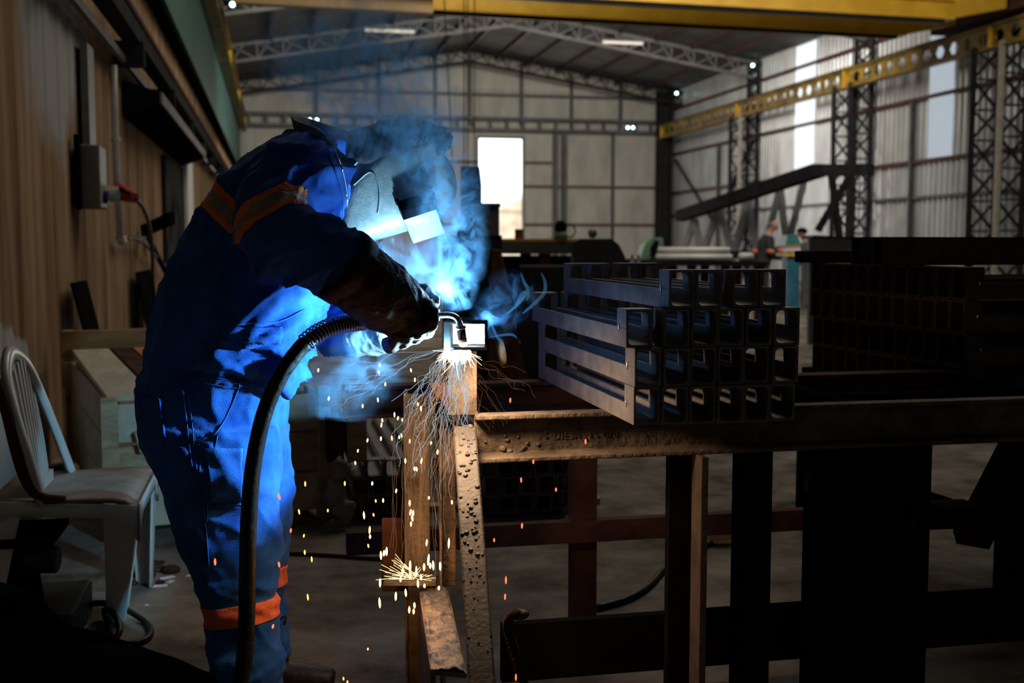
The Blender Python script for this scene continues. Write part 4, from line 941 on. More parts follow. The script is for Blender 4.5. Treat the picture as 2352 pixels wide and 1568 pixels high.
def folds(p, n_):
    u, v, d = px(p)
    x_ = p.dot(_r); z_ = p.z; y_ = p.dot(FH)
    dg = V((x_+z_*.9)*1.0, y_*1.2, (z_-x_*.9)*2.6) if v < 800 else V((x_-z_*.5)*1.3, y_*1.2, (z_+x_*.6)*2.3)
    fr_ = .55+1.05*max(0, min(1, (u-430)/190))
    a = (.014*sharp(dg, 2.6)+.011*sharp(dg+V(5, 2, 7), 5.2))*(fr_ if v < 890 else 1)+.004*ridged(p+V(7, 3, 1), 14)+.002*noise.noise(p*34)
    hang = .012*ridged(V(p.x*3.2, p.y*3.2, p.z*1.1)+V(2, 0, 4), 2.2)
    if v > 890: a = a*.5+hang*.35+.007*sharp(V(x_*.7, y_*.7, z_*1.9+x_*1.2), 4.2)*min(1, (v-890)/200)
    if 830 < v < 905: a += -.010*math.exp(-((v-(848+(u-330)*.09))/9)**2)+.005*ridged(V(p.x*2.4, p.y*2.4, p.z*.5), 7)
    if v > 1340: a += .007*ridged(V(p.x*.8, p.y*.8, p.z*2.4), 7)
    return a-.010
cvo = fuse(cv, 'coverall', .0075, 'denim', wd_, folds)
dgc = bpy.context.evaluated_depsgraph_get()
def bvh_of(o):
    me = o.data; off = Vector(o['_b']); return BVHTree.FromPolygons([v.co+off for v in me.vertices], [tuple(p.vertices) for p in me.polygons])
BV = bvh_of(cvo)
def hit(u, v, bv=None):
    r = ray(u, v).normalized(); h = (bv or BV).ray_cast(_C, r); return (h[0], h[1]) if h[0] else (None, None)
def surf_line(name, pts, r, m, parent, n=8, bv=None, maxd=.12):
    out = []; last = None
    for q in crom(pts, n):
        p, nn = hit(q[0], q[1], bv)
        if p is None: continue
        if last is not None and (p-last).length > maxd: continue
        last = p; out.append(p+nn*r*.3)
    if len(out) > 3: return MB().tube(out, r, 6).build(name, m, parent, True)
def patch(name, quad, m, parent, nu=16, nv=8, th=.003, bv=None):
    """cloth patch laid on the surface: quad of 4 px corners"""
    vs = []; ns = []
    for j in range(nv+1):
        for i in range(nu+1):
            s, t_ = i/nu, j/nv
            a = [quad[0][k]*(1-s)+quad[1][k]*s for k in (0, 1)]; b = [quad[3][k]*(1-s)+quad[2][k]*s for k in (0, 1)]
            u, v = a[0]*(1-t_)+b[0]*t_, a[1]*(1-t_)+b[1]*t_
            p, n_ = hit(u, v, bv)
            if p is None: return None
            vs.append(p+n_*th); ns.append(n_)
    K = nu+1; top = [(j*K+i, j*K+i+1, (j+1)*K+i+1, (j+1)*K+i) for j in range(nv) for i in range(nu)]
    N_ = len(vs); vs += [p-n_*(th+.002) for p, n_ in zip(vs, ns)]
    fs = top+[tuple(a+N_ for a in f[::-1]) for f in top]
    rim = [i for i in range(K)]+[j*K+nu for j in range(1, nv+1)]+[nv*K+i for i in range(nu-1, -1, -1)]+[j*K for j in range(nv-1, 0, -1)]
    for k in range(len(rim)): a, b = rim[k], rim[(k+1) % len(rim)]; fs.append((a, b, b+N_, a+N_))
    return MB().add(vs, fs).build(name, m, parent, True)
def shell_where(name, src, cond, m, parent, off_=.0035, cut=None):
    """cloth band following the garment all round; cut = (point, normal, lo, hi) trims it cleanly"""
    me = src.data; o0 = Vector(src['_b']); idx = {}; vs = []; fs = []
    for p in me.polygons:
        c_ = p.center+o0
        if cut and not (cut[2]-.012 < (c_-cut[0]).dot(cut[1]) < cut[3]+.012): continue
        if not cond(c_): continue
        f = []
        for i in p.vertices:
            if i not in idx: idx[i] = len(vs); vs.append(me.vertices[i].co+o0+me.vertices[i].normal*off_)
            f.append(idx[i])
        fs.append(tuple(f))
    if not fs: print('empty', name); return
    if cut:
        bm = bmesh.new(); bv = [bm.verts.new(v) for v in vs]
        for f in fs: bm.faces.new([bv[i] for i in f])
        for s_, lim in ((1, cut[3]), (-1, cut[2])):
            bmesh.ops.bisect_plane(bm, geom=bm.verts[:]+bm.edges[:]+bm.faces[:], plane_co=cut[0]+cut[1]*lim, plane_no=cut[1]*s_, clear_outer=True)
        bm.verts.index_update(); vs = [v.co.copy() for v in bm.verts]; fs = [tuple(v.index for v in f.verts) for f in bm.faces]; bm.free()
        if not fs: print('empty', name); return
    mb = MB(); mb.v = vs; mb.f = fs; o = mb.build(name, m, parent, True); s = o.modifiers.new('s', 'SOLIDIFY'); s.thickness = .004; s.offset = -1
    return o
arm_axis = [P(*q[:3]) for q in near_arm]
def seg_d(p, pts):
    best = 9
    for a, b in zip(pts, pts[1:]):
        t_ = max(0, min(1, (p-a).dot(b-a)/(b-a).length_squared)); best = min(best, (p-(a+(b-a)*t_)).length)
    return best
def slab(p, p0, n_, lo, hi): s = (p-p0).dot(n_); return lo < s < hi
# chest band: slab across the torso
b0 = P(520, 470, 3.08); bn = (P(565, 395, 3.08)-P(520, 470, 3.08)).normalized(); bn = (P(65, 0, 1)-P(0, 0, 1))*0+bn
tilt = (_r*.655+_u*.755).normalized()
onb = lambda p: seg_d(p, arm_axis) > .113 and px(p)[0] < 600 and px(p)[1] < 536 and px(p)[2] < 3.6
bb0 = P(518, 472, 3.0)
for nm, lo, hi, m in (('orange_band', .016, .036, 'orange'), ('reflective_tape', -.016, .017, 'grey_band'), ('orange_band', -.036, -.015, 'orange')):
    shell_where(nm, cvo, onb, m, cvo, .0035 if 'o' == nm[0] else .003, (bb0, tilt, lo, hi))
# arm band
ab0 = P(612, 497, 2.75); an = (arm_axis[2]-arm_axis[4]).normalized(); an = (P(640, 455, 2.80)-P(588, 500, 2.80)); 
an = (_u*.80-_r*.56+FH*.25).normalized()
ona = lambda p: seg_d(p, arm_axis[1:6]) < .125 and 540 < px(p)[0] < 702 and px(p)[1] < 556 and px(p)[2] < 2.95
ac = P(621, 506, 2.72)
for nm, lo, hi, m in (('orange_band', .014, .034, 'orange'), ('reflective_tape', -.014, .015, 'grey_band'), ('orange_band', -.036, -.013, 'orange')):
    shell_where(nm, cvo, ona, m, cvo, .0035 if 'o' == nm[0] else .003, (ac, an, lo, hi))
# far sleeve band
fax = [P(*q[:3]) for q in far_arm]; fc = P(742, 700, 3.42); fn_ = (_u*.75-_r*.66).normalized()
for nm, lo, hi, m in (('orange_band', .010, .030, 'orange'), ('reflective_tape', -.016, .011, 'grey_band'), ('orange_band', -.034, -.015, 'orange')):
    shell_where(nm, cvo, lambda p: seg_d(p, fax[2:5]) < .11 and px(p)[2] > 3.25 and px(p)[1] > 640, m, cvo, .0035, (fc, fn_, lo, hi))
# trouser bands near the knees
zb0 = P(550, 1415, 2.88)
for (dlo, dhi, dz_) in ((0, 3.08, 0), (3.08, 4, .03)):
    shell_where('knee_band', cvo, lambda p: dlo < px(p)[2]+0 < dhi and px(p)[1] > 1300, 'salmon', cvo, .004, (zb0, (_u*.99-_r*.12).normalized(), dz_-.027, dz_+.027))
# seams, pockets, belt line
for pts in ([(488, 742), (470, 800), (440, 850)], [(600, 590), (560, 660), (520, 720), (490, 742), (500, 770)], [(330, 836), (380, 845), (450, 862), (520, 872), (590, 884)], [(425, 860), (440, 960), (450, 1060), (470, 1180), (480, 1300)],
            [(415, 862), (428, 960), (440, 1060), (458, 1150)], [(500, 1000), (480, 1100), (476, 1200)], [(452, 1012), (500, 990), (545, 900), (550, 870)], [(458, 1020), (470, 1155), (560, 1158)], [(368, 912), (375, 1000), (385, 1060)],
            [(500, 738), (560, 742), (640, 738), (700, 710)], [(560, 420), (600, 395), (660, 360), (720, 330)], [(330, 850), (380, 860), (450, 877), (590, 898)]):
    surf_line('seam', pts, .0016, 'seam', cvo)
for quad in ([(314, 905), (368, 912), (382, 1005), (330, 1000)], ): patch('back_pocket', quad, 'denim', cvo, th=.005)
patch('thigh_pocket', [(470, 1030), (556, 1030), (556, 1150), (486, 1150)], 'denim', cvo, th=.006)
patch('front_pocket_flap', [(510, 748), (650, 752), (645, 790), (520, 785)], 'denim', cvo, th=.007)
surf_line('pocket_edge', [(314, 905), (340, 912), (370, 914)], .003, 'seam', cvo)
# collar: upturned, around the back of the neck
clr = MB(); R = []
for k in range(15):
    a = math.pi*(.12+1.16*k/14)      # sweeps behind the neck from the far side to the near front
    q = crom([(800, 345, 3.28, 300), (740, 296, 3.24, 285), (668, 288, 3.12, 283), (690, 312, 2.97, 300), (760, 345, 2.90, 335), (800, 395, 2.92, 385)], 3)
pts = crom([(812, 340, 3.20, .04), (740, 318, 3.24, .05), (690, 312, 3.14, .055), (700, 325, 2.99, .052), (752, 345, 2.92, .05), (798, 400, 2.93, .035)], 5)
for q in pts:
    b_ = P(q[0], q[1], q[2]); top = b_+_u*q[3]-_r*q[3]*.35*(1 if q[0] < 780 else 0)
    t2 = FH*.004+_r*.004
    R.append([b_-t2-_u*.02, b_+t2-_u*.02, top+t2, top-t2])
MB().rings(R).build('collar', 'navy', cvo, True)
# placket with zip visible in front of the shoulder
surf_line('zip', [(768, 345), (785, 390), (795, 440), (797, 500)], .003, 'spring', cvo)
surf_line('placket_edge', [(752, 350), (772, 400), (785, 450), (788, 520), (782, 560)], .003, 'seam', cvo)
# --- body inside the clothes: one continuous figure with neck and head
bd = MB(); limb(bd, [(560, 900, 3.08, .12), (560, 780, 3.08, .13), (600, 620, 3.08, .13), (690, 450, 3.08, .12), (770, 390, 3.08, .07), (840, 385, 3.12, .06), (890, 400, 3.13, .085), (925, 420, 3.13, .07)])
fuse(bd, 'body', .015, 'skin', wd_)
# --- helmet
hm = thing_part = bpy.data.objects.new('welding_helmet', None); COL.objects.link(hm); hm.parent = wd_; hm['_b'] = wd_['_b']
HD = 3.13; HW = .118
back = [(800, 548), (795, 500), (795, 455), (803, 420), (825, 388), (858, 360), (900, 335), (950, 318), (990, 318)]
front = [(848, 556), (905, 540), (955, 524), (1002, 505), (1030, 480), (1046, 452), (1049, 420), (1040, 385), (1016, 345)]
bq = crom(back, 4); fq = crom(front, 4); G = []; na = 40
for b_, f_ in zip(bq, fq):
    Bp = P(b_[0], b_[1], HD); Fp = P(f_[0], f_[1], HD); row = []
    for k in range(na+1):
        a = -math.pi/2+math.pi*k/na; c_ = abs(math.cos(a))**.62; s_ = math.copysign(abs(math.sin(a))**.8, math.sin(a))
        row.append(Bp.lerp(Fp, c_)+FH*HW*s_)
    G.append(row)
mb = MB(); vs = [p for r_ in G for p in r_]; K = na+1
mb.add(vs, [(j*K+i, j*K+i+1, (j+1)*K+i+1, (j+1)*K+i) for j in range(len(G)-1) for i in range(na)])
sh_ = mb.build('mask_shell', 'helmet', hm, True); s = sh_.modifiers.new('s', 'SOLIDIFY'); s.thickness = .004
# rolled rim of the near side and chin
rim = [r_[0] for r_ in G]; MB().tube([r_[0] for r_ in G], .0028, 6).build('mask_rim', 'helmet', sh_, True)
MB().tube(G[0], .0028, 6).build('mask_rim', 'helmet', sh_, True)
# lens holder
def frame_quad(c, ax, ay, az, w_, h, dpt, th):
    """open box: outer w x h, wall th, projecting dpt along az from c"""
    mb = MB(); o = [c+ax*sx*w_/2+ay*sy*h/2 for sx, sy in ((-1, -1), (1, -1), (1, 1), (-1, 1))]; i_ = [c+ax*sx*(w_/2-th)+ay*sy*(h/2-th) for sx, sy in ((-1, -1), (1, -1), (1, 1), (-1, 1))]
    vs = o+i_+[p+az*dpt for p in o]+[p+az*dpt for p in i_]; fs = []
    for i in range(4):
        j = (i+1) % 4; fs += [(i, j, 4+j, 4+i), (8+i, 12+i, 12+j, 8+j), (i, 8+i, 8+j, j), (4+i, 4+j, 12+j, 12+i)]
    return mb.add(vs, fs)
ax = (P(1010, 478, HD)-P(930, 504, HD)).normalized(); az = (-_u*.78+_r*.26-FH*.52).normalized(); az = (az-ax*az.dot(ax)).normalized(); ay = az.cross(ax).normalized()
lc = P(966, 490, HD-.075)
bevel(frame_quad(lc-az*.016, ax, ay, az, .098, .118, .030, .008).build('lens_frame', 'black', hm), .002)
bevel(frame_quad(lc+az*.014, ax, ay, az, .080, .100, .034, .003).build('lens_box', 'box', hm), .001)
MB().prism([lc+az*.016+ax*a+ay*b for a, b in ((-.037, -.047), (.037, -.047), (.037, .047), (-.037, .047))], az*.003).build('filter_glass', 'glass', hm)
bevel(MB().prism([lc+az*.044+ax*a+ay*b for a, b in ((-.045, -.055), (.045, -.055), (.045, .055), (-.045, .055))], az*.004).build('cover_lens', 'box', hm), .001)
for s_ in (-1, 1):
    MB().tube([lc-az*.018+ax*s_*.048-ay*.062, lc-az*.018+ax*s_*.048+ay*.062], .006, 8).build('frame_lug', 'black', hm, True)
    MB().ball(lc-az*.022+ax*s_*.046-ay*.05, .009, 8).build('screw_knob', 'black', hm, True)
# recessed side cheek and pivot on the near side
cg = patch_pts = None
BVH_ = BVHTree.FromPolygons(vs0 if False else [p for r_ in G for p in r_], [(j*K+i, j*K+i+1, (j+1)*K+i+1, (j+1)*K+i) for j in range(len(G)-1) for i in range(na)])
surf_line('cheek_crease', [(812, 425), (850, 395), (868, 420), (872, 455), (868, 490)], .0022, 'helmet', sh_, bv=BVH_)
# cloth hood over the crown and neck, gathered edge
hd = MB(); loft(hd, [(786, 322, 800, 420, 3.12, .08), (815, 304, 822, 428, 3.13, .115), (850, 292, 852, 405, 3.13, .134), (885, 283, 885, 384, 3.13, .138), (930, 280, 930, 372, 3.13, .138), (975, 282, 970, 364, 3.13, .130), (1006, 294, 1004, 352, 3.13, .105), (1024, 312, 1020, 340, 3.13, .06)])
limb(hd, [(835, 370, 3.13, .080), (850, 420, 3.15, .082), (870, 460, 3.16, .075)])
def hoodf(p, n_): return .006*ridged(p, 14)+.004*noise.noise(p*45)
fuse(hd, 'cloth_hood', .007, 'navy', wd_, hoodf)
hb_ = [(858, 300, 3.06), (872, 286, 3.07), (888, 292, 3.04), (920, 284, 3.03), (965, 285, 3.03), (1000, 296, 3.04), (1022, 312, 3.06), (1024, 330, 3.05), (1012, 348, 3.03)]
for k, q in enumerate(crom(hb_, 3)):
    c0 = P(q[0], q[1], q[2]); mb = MB(); mb.ball(c0, .011+.004*math.sin(k*2.1), 7, (1.2, 1.2, .9)); mb.v = [p+V(1, 1, 1)*noise.noise(p*120)*.008 for p in mb.v]
    mb.build('gathered_edge', 'navy', hm, True)
em = [[(941, 322), (950, 324), (954, 330)], [(954, 330), (957, 322), (963, 318)], [(954, 330), (954, 334)]]
HB = bvh_of([c for c in wd_.children if c.name.startswith('cloth_hood')][0])
for ln in em:
    pp = [hit(u, v, HB)[0] for u, v in ln]; pp = [p-ray(950, 325)*.004 for p in pp if p]
    if len(pp) > 1: MB().tube(pp, .0016, 6).build('silver_emblem', 'bead', hm, True)
# --- near glove with gauntlet, fist and fingers around the torch
gl = MB()
limb(gl, [(782, 606, 2.70, .088), (815, 632, 2.72, .088), (850, 658, 2.75, .088), (885, 685, 2.79, .083), (918, 705, 2.83, .074), (945, 722, 2.86, .064), (965, 732, 2.87, .050)], 5, 26)
for k, (u, v0_) in enumerate(((984, 694), (957, 704), (928, 716), (902, 728))):
    r_ = .0165-.0012*(k == 3)
    limb3(gl, [(P(u-34, v0_-8, 2.86), r_*1.25), (P(u-6, v0_+8, 2.81), r_*1.2), (P(u+6, v0_+34, 2.795), r_*1.12), (P(u+4, v0_+58, 2.81), r_), (P(u-6, v0_+70, 2.85), r_), (P(u-14, v0_+58, 2.885), r_*.9)])
limb3(gl, [(P(930, 668, 2.88), .026), (P(965, 672, 2.90), .024), (P(992, 690, 2.905), .019), (P(1003, 704, 2.90), .013)])
def gfold(p, n_): return .005*ridged(p, 13)+.0035*ridged(p+V(4, 4, 1), 26)+.0015*noise.noise(p*70)-.003
glo = fuse(gl, 'leather_glove', .0055, 'glove', wd_, gfold, smooth=2)
GBV = bvh_of(glo)
for pts in ([(735, 664), (765, 640), (800, 590), (838, 552)], [(930, 640), (955, 690), (975, 740), (985, 775)], [(880, 760), (930, 775), (985, 760), (1006, 730)]): surf_line('glove_seam', pts, .0018, 'glove', glo, bv=GBV)
cuffp = []
# flared cuff edge
R = []
c0 = P(786, 608, 2.70); axd = (P(850, 658, 2.75)-P(782, 606, 2.70)).normalized(); xx = axd.cross(FH).normalized(); yy = axd.cross(xx).normalized()
for s_, r_ in ((-.012, .094), (0, .095), (.03, .092)): R.append([c0+axd*s_+(xx*math.cos(a)+yy*math.sin(a))*(r_+.002*math.sin(5*a)) for a in [2*math.pi*k/40 for k in range(40)]])
o = MB().rings(R, cap=False).build('cuff_edge', 'glove', glo, True); s = o.modifiers.new('s', 'SOLIDIFY'); s.thickness = .003
# --- far glove, pale leather, steadying under the torch
fg = MB()
limb(fg, [(826, 764, 3.20, .066), (858, 770, 3.16, .058), (882, 768, 3.12, .046), (905, 764, 3.08, .040)], 5, 22)
for k in range(4):
    a0 = P(900, 748+k*9, 3.07+.01*k)
    limb3(fg, [(a0, .016), (P(925, 750+k*8, 3.04), .0145), (P(945, 754+k*7, 3.02), .013), (P(960-k*4, 762+k*5, 3.01), .011)])
limb3(fg, [(P(890, 742, 3.08), .02), (P(918, 734, 3.05), .016), (P(942, 736, 3.02), .013)])
fuse(fg, 'leather_glove', .0055, 'glovepale', wd_, gfold, smooth=2)
# --- boots
for (u, d, nm) in ((572, 2.96, 'near'), (614, 3.22, 'far')):
    f0 = P(u, 1590, d); f0.z = 0; bt = MB()
    bt.tube([V(f0.x, f0.y, .24), V(f0.x, f0.y, .12), V(f0.x-.01, f0.y, .06)], [.058, .058, .062], 18)
    pts = [(-.09, .045, .035), (-.03, .058, .05), (.06, .052, .05), (.13, .045, .046), (.19, .040, .038)]
    bt.tube([f0+_r*a+V(0, 0, b) for a, b, r_ in pts], [r_ for a, b, r_ in pts], 16)
    bo = fuse(bt, 'work_boot', .008, 'rubber', wd_, lambda p, n_: 0)
    MB().prism([f0+_r*a+FH*b for a, b in ((-.12, -.04), (.18, -.048), (.225, 0), (.18, .048), (-.12, .04))], (0, 0, .02)).build('sole', 'black', bo)
# ================================================================ WELDING TORCH
tc_ = thing('welding_torch', P(905, 735, 2.84), 'welding torch with curved neck, coil spring and thick black cable held in the glove', 'welding torch')
cab = ppath([(835, 736, 2.83), (785, 744, 2.80), (745, 757, 2.77), (706, 783, 2.74), (672, 822, 2.72), (640, 872, 2.70), (612, 935, 2.69), (592, 1010, 2.68), (578, 1100, 2.67), (571, 1200, 2.66), (568, 1320, 2.65), (566, 1440, 2.64), (559, 1530, 2.63), (540, 1600, 2.62), (500, 1680, 2.60)], 6)
MB().tube(cab, [.0140 if i < 19 else .0195 for i in range(len(cab))], 16).build('cable', 'rubber', tc_, True)
sp = [p for p in cab[:20]]; L_ = 0; cum = [0]
for a, b in zip(sp, sp[1:]): cum.append(cum[-1]+(b-a).length)
pts = []; turns = 21; N_ = turns*12
x = None
for k in range(N_+1):
    s = k/N_; s2 = s**1.35; s_ = s2*cum[-1]; i = max(0, min(len(sp)-2, int(np.searchsorted(cum, s_))-1)); f = (s_-cum[i])/(cum[i+1]-cum[i]); p = sp[i].lerp(sp[i+1], f); t_ = (sp[i+1]-sp[i]).normalized()
    if x is None: x = t_.cross(FH).normalized()
    x = (x-t_*x.dot(t_)).normalized(); y = t_.cross(x); a = 2*math.pi*turns*s; rr = .0225
    pts.append(p+(x*math.cos(a)+y*math.sin(a))*rr)
MB().tube(pts, .0023, 6).build('coil_spring', 'spring', tc_, True)
MB().tube(ppath([(838, 736, 2.83), (880, 733, 2.84), (940, 728, 2.86), (1000, 724, 2.865)], 4), .019, 16).build('handle', 'rubber', tc_, True)
MB().tube([P(996, 724, 2.865), P(1010, 724, 2.865)], .014, 14).build('collar_nut', 'copper', tc_, True)
nk = ppath([(1005, 724, 2.865), (1030, 723, 2.865), (1046, 728, 2.865), (1055, 740, 2.865), (1058, 754, 2.865)], 5)
MB().tube(nk, .0078, 12).build('swan_neck', 'copper', tc_, True)
MB().tube([P(1058, 748, 2.865), P(1058.5, 753, 2.865), P(1059, 757, 2.865)], [.0125, .0135, .0125], 16).build('nozzle_ring', 'spring', tc_, True)
MB().tube([P(1059, 756, 2.865), P(1062, 776, 2.865), P(1064, 786, 2.867)], [.0115, .0115, .0095], 16).build('nozzle', 'copper', tc_, True)
# ================================================================ FAR WORKERS
def figure(base, hgt, lean, label, top, legs, cap=False, arms=None, face=1):
    """standing figure: base on the floor, side-on, leaning forward by lean; facing +/- camera right"""
    t = thing('person', base, label, 'person'); s = hgt/1.75; X_ = _r*face; Y_ = FH
    B = lambda a, b, z: Vector(base)+X_*a*s+Y_*b*s+V(0, 0, z*s)
    hip = (0, 0, .95); ch = (lean*.5, 0, 1.32); nk_ = (lean*.75, 0, 1.50); hdp = (lean*1.0+.04, 0, 1.64)
    sk = MB(); limb3(sk, [(B(*hip), .12*s), (B(lean*.25, 0, 1.13), .125*s), (B(*ch), .14*s), (B(*nk_), .055*s), (B(lean*.85, 0, 1.55), .052*s), (B(*hdp), .085*s), (B(hdp[0]+.01, 0, 1.70), .075*s), (B(hdp[0], 0, 1.745), .03*s)], 4, 16)
    sk.ball(B(hdp[0]+.09, 0, 1.635), .018*s, 6); sk.ball(B(hdp[0]+.07, 0, 1.58), .03*s, 6); sk.ball(B(hdp[0]-.0, -.085, 1.64), .02*s, 6); sk.ball(B(hdp[0]-.0, .085, 1.64), .02*s, 6)
    hands = arms or [(.42, 1.02), (.40, 1.0)]
    for sd, (hx, hz) in zip((-1, 1), hands):
        limb3(sk, [(B(hx-.08, sd*.16, hz+.02), .035*s), (B(hx, sd*.13, hz), .038*s), (B(hx+.06, sd*.12, hz-.02), .03*s)])
        for k in range(4): limb3(sk, [(B(hx+.05, sd*.12+(k-1.5)*.018, hz-.01), .011*s), (B(hx+.10, sd*.12+(k-1.5)*.018, hz-.02), .010*s), (B(hx+.12, sd*.11+(k-1.5)*.018, hz-.045), .009*s)])
        limb3(sk, [(B(hx+.0, sd*.10, hz+.01), .013*s), (B(hx+.05, sd*.08, hz+.01), .011*s), (B(hx+.08, sd*.07, hz-.01), .010*s)])
        limb3(sk, [(B(hip[0], sd*.09, .9), .09*s), (B(.02, sd*.1, .5), .06*s), (B(0, sd*.1, .1), .05*s)])
    fuse(sk, 'body', .012, 'skin', t)
    tp = MB(); limb3(tp, [(B(0, 0, .88), .145*s), (B(lean*.2, 0, 1.05), .15*s), (B(ch[0]-.01, 0, 1.32), .165*s), (B(nk_[0]-.01, 0, 1.45), .10*s)], 4, 20)
    for sd, (hx, hz) in zip((-1, 1), hands):
        limb3(tp, [(B(ch[0], sd*.17, 1.40), .075*s), (B(ch[0]+.03, sd*.21, 1.16), .062*s), (B((ch[0]+hx)/2+.05, sd*.19, hz+.06), .055*s), (B(hx-.07, sd*.16, hz+.02), .046*s)])
    fuse(tp, 'jacket', .014, top, t, lambda p, n_: .008*ridged(p, 9))
    tr = MB()
    for sd in (-1, 1): limb3(tr, [(B(0, sd*.07, .97), .12*s), (B(.02, sd*.1, .55), .085*s), (B(0, sd*.11, .08), .07*s)], 4, 16)
    fuse(tr, 'trousers', .014, legs, t, lambda p, n_: .006*ridged(p, 8))
    for sd in (-1, 1): MB().ball(B(.06, sd*.11, .045), .08*s, 8, (1.6, .7, .55)).build('shoe', 'black', t, True)
    return t, B, s
M['jacket'] = mat('black_work_jacket', (.018, .022, .028), (.03, .035, .042), 6, .8)
M['bluejacket'] = mat('dark_blue_overall', (.03, .055, .15), (.05, .08, .20), 6, .8)
M['hair'] = mat('grey_hair', (.12, .10, .09), (.2, .17, .15), 30, .8)
pw = P(1752, 600, 22.5); fgr, B_, s_ = figure(V(pw.x, pw.y, 0), 1.74, .16, 'person in a dark jacket with orange sleeve bands working at the far machine', 'jacket', 'jacket', arms=[(.40, 1.05), (.42, 1.12)])
for a, b_, z in ((.10, -.20, 1.14), (-.16, 0, 1.14)):
    MB().tube([B_(a-.01, b_, z-.035), B_(a+.02, b_, z+.035)], .082 if b_ else .05, 14).build('orange_band', 'salmon', fgr, True)
MB().tube([B_(.27, -.19, 1.17), B_(.31, -.18, 1.14)], .068, 14).build('orange_band', 'salmon', fgr, True)
MB().ball(B_(.17, 0, 1.665), .09, 10, (1, 1, .75)).build('hair', 'hair', fgr, True)
pw = P(1866, 600, 22.6); fgr, B_, s_ = figure(V(pw.x, pw.y, 0), 1.60, .22, 'person in dark blue bending behind the blue and teal machine', 'bluejacket', 'bluejacket', arms=[(.38, .95), (.4, .92)], face=-1)
MB().ball(B_(.24, 0, 1.68), .10, 10, (1.1, 1, .7)).build('cap', 'black', fgr, True)
# ================================================================ SPARKS
def thread(mb, u0, v0, d0, u1, v1, d1, wob, r, rs_, n=80):
    pts = []; ph = [rs_.uniform(0, 6.28) for _ in range(4)]; fr = [rs_.uniform(1, 2.4), rs_.uniform(2.6, 5), rs_.uniform(6, 9), rs_.uniform(2, 4)]
    for k in range(n+1):
        s = k/n; e = min(1, s*3)*wob
        u = u0+(u1-u0)*s**.75+e*(10*math.sin(fr[0]*6.28*s*.6+ph[0])+6*math.sin(fr[1]*6.28*s*.7+ph[1])+1.3*math.sin(fr[2]*6.28*s+ph[2])); v = v0+(v1-v0)*s+e*5*math.sin(fr[1]*6.28*s*.8+ph[3])
        pts.append(P(u, v, d0+(d1-d0)*s+e*.004*math.sin(fr[3]*6*s)))
    mb.tube(pts, r, 5)
rs = random.Random(11)
A_, B2, C2 = MB(), MB(), MB()
for k in range(24): thread(A_, 1045+rs.uniform(-28, 30), 812, 2.88, rs.gauss(990, 45), rs.uniform(900, 1100), 2.88+rs.uniform(-.15, .12), rs.uniform(.5, 1.1), rs.uniform(.00025, .0005), rs)
for k in range(7): thread(A_, 1030, 800, 2.88, rs.uniform(725, 870), rs.uniform(820, 960), 2.9+rs.uniform(-.2, .2), 1.2, .00028, rs)
for k in range(12): thread(A_, 1055, 812, 2.87, rs.uniform(1030, 1078), rs.uniform(860, 1000), 2.84, .6, .0006, rs)
for k in range(44): thread(B2, 1045+rs.uniform(-28, 26), 812, 2.88, rs.gauss(990, 38), rs.uniform(930, 1190), 2.9+rs.uniform(-.12, .1), rs.uniform(.5, 1.1), rs.uniform(.00025, .00045), rs)
for k in range(26):
    u0 = rs.uniform(905, 1040); thread(C2, u0, rs.uniform(930, 1050), 2.9, u0+rs.uniform(-22, 12), rs.uniform(1250, 1335), 2.92, .35, .00035, rs)
for k in range(14): thread(C2, 1045, 815, 2.9, rs.uniform(1090, 1240), rs.uniform(830, 1010), 2.9, .8, .0002, rs)
fl_ = MB()
for k in range(120):
    a = rs.gauss(math.pi*.5, .62); l_ = abs(rs.gauss(0, 18))+12; u0 = 1046+rs.uniform(-26, 32); v0 = 806+rs.uniform(-2, 4)
    fl_.tube([P(u0, v0, 2.885), P(u0+l_*.5*math.cos(a), v0+l_*.5*math.sin(a), 2.87), P(u0+l_*math.cos(a)*1.1, v0+l_*math.sin(a), 2.86+rs.uniform(-.03, .03))], [.0012, .0008, .0002], 5)
tag(fl_.build('arc_flare', 'hot'), 'white-hot fan of glowing needles imitating the bloom under the box section', 'sparks', kind='stuff')  # emissive needles stand in for the fuzzy bloom below the arc
for mb, m, l in ((A_, 'fil_b', 'pale blue wavy threads of light from sparks spraying under the arc'), (B2, 'fil_o', 'amber wavy threads of light from sparks under the arc'), (C2, 'fil_d', 'dim orange threads of light falling onto the lower beam')):
    tag(mb.build('spark_spray', m), l, 'sparks', kind='stuff')
bu = MB()
for k in range(44):
    a = rs.uniform(math.pi*.93, math.pi*2.05) if k % 3 else rs.uniform(math.pi*.95, math.pi*1.35); l_ = rs.uniform(18, 95)*(1.0 if a < math.pi*1.4 else .55); s0 = rs.uniform(.2, .55)
    cu, cv_ = 952+rs.uniform(-14, 20), 1328+rs.uniform(-6, 4); dd = 2.93; d1 = dd+rs.uniform(-.12, .05)
    bu.tube([P(cu+l_*s0*math.cos(a), cv_+l_*s0*math.sin(a)*.75, dd), P(cu+l_*math.cos(a), cv_+l_*math.sin(a)*.75, d1)], .00042, 5)
tag(bu.build('spark_burst', 'sparkhot'), 'burst of fine golden spark needles bouncing off the lower beam', 'sparks', kind='stuff')
def sparks(lst, m, label, group, w_=.0021, tilt=.2):
    for q in lst:
        u, v, L2 = q[:3]; d = q[3] if len(q) > 3 else 2.84+rs.uniform(-.12, .1); t_ = rs.uniform(-tilt, tilt)
        a = P(u-t_*L2/2, v-L2/2, d); b = P(u+t_*L2/2, v+L2/2, d); c_ = (a+b)/2
        tag(MB().tube([a, a.lerp(b, .25), c_, a.lerp(b, .75), b], [w_*.3, w_*.9, w_, w_*.9, w_*.3], 8).build('spark', m, None, True), label, 'spark', group)
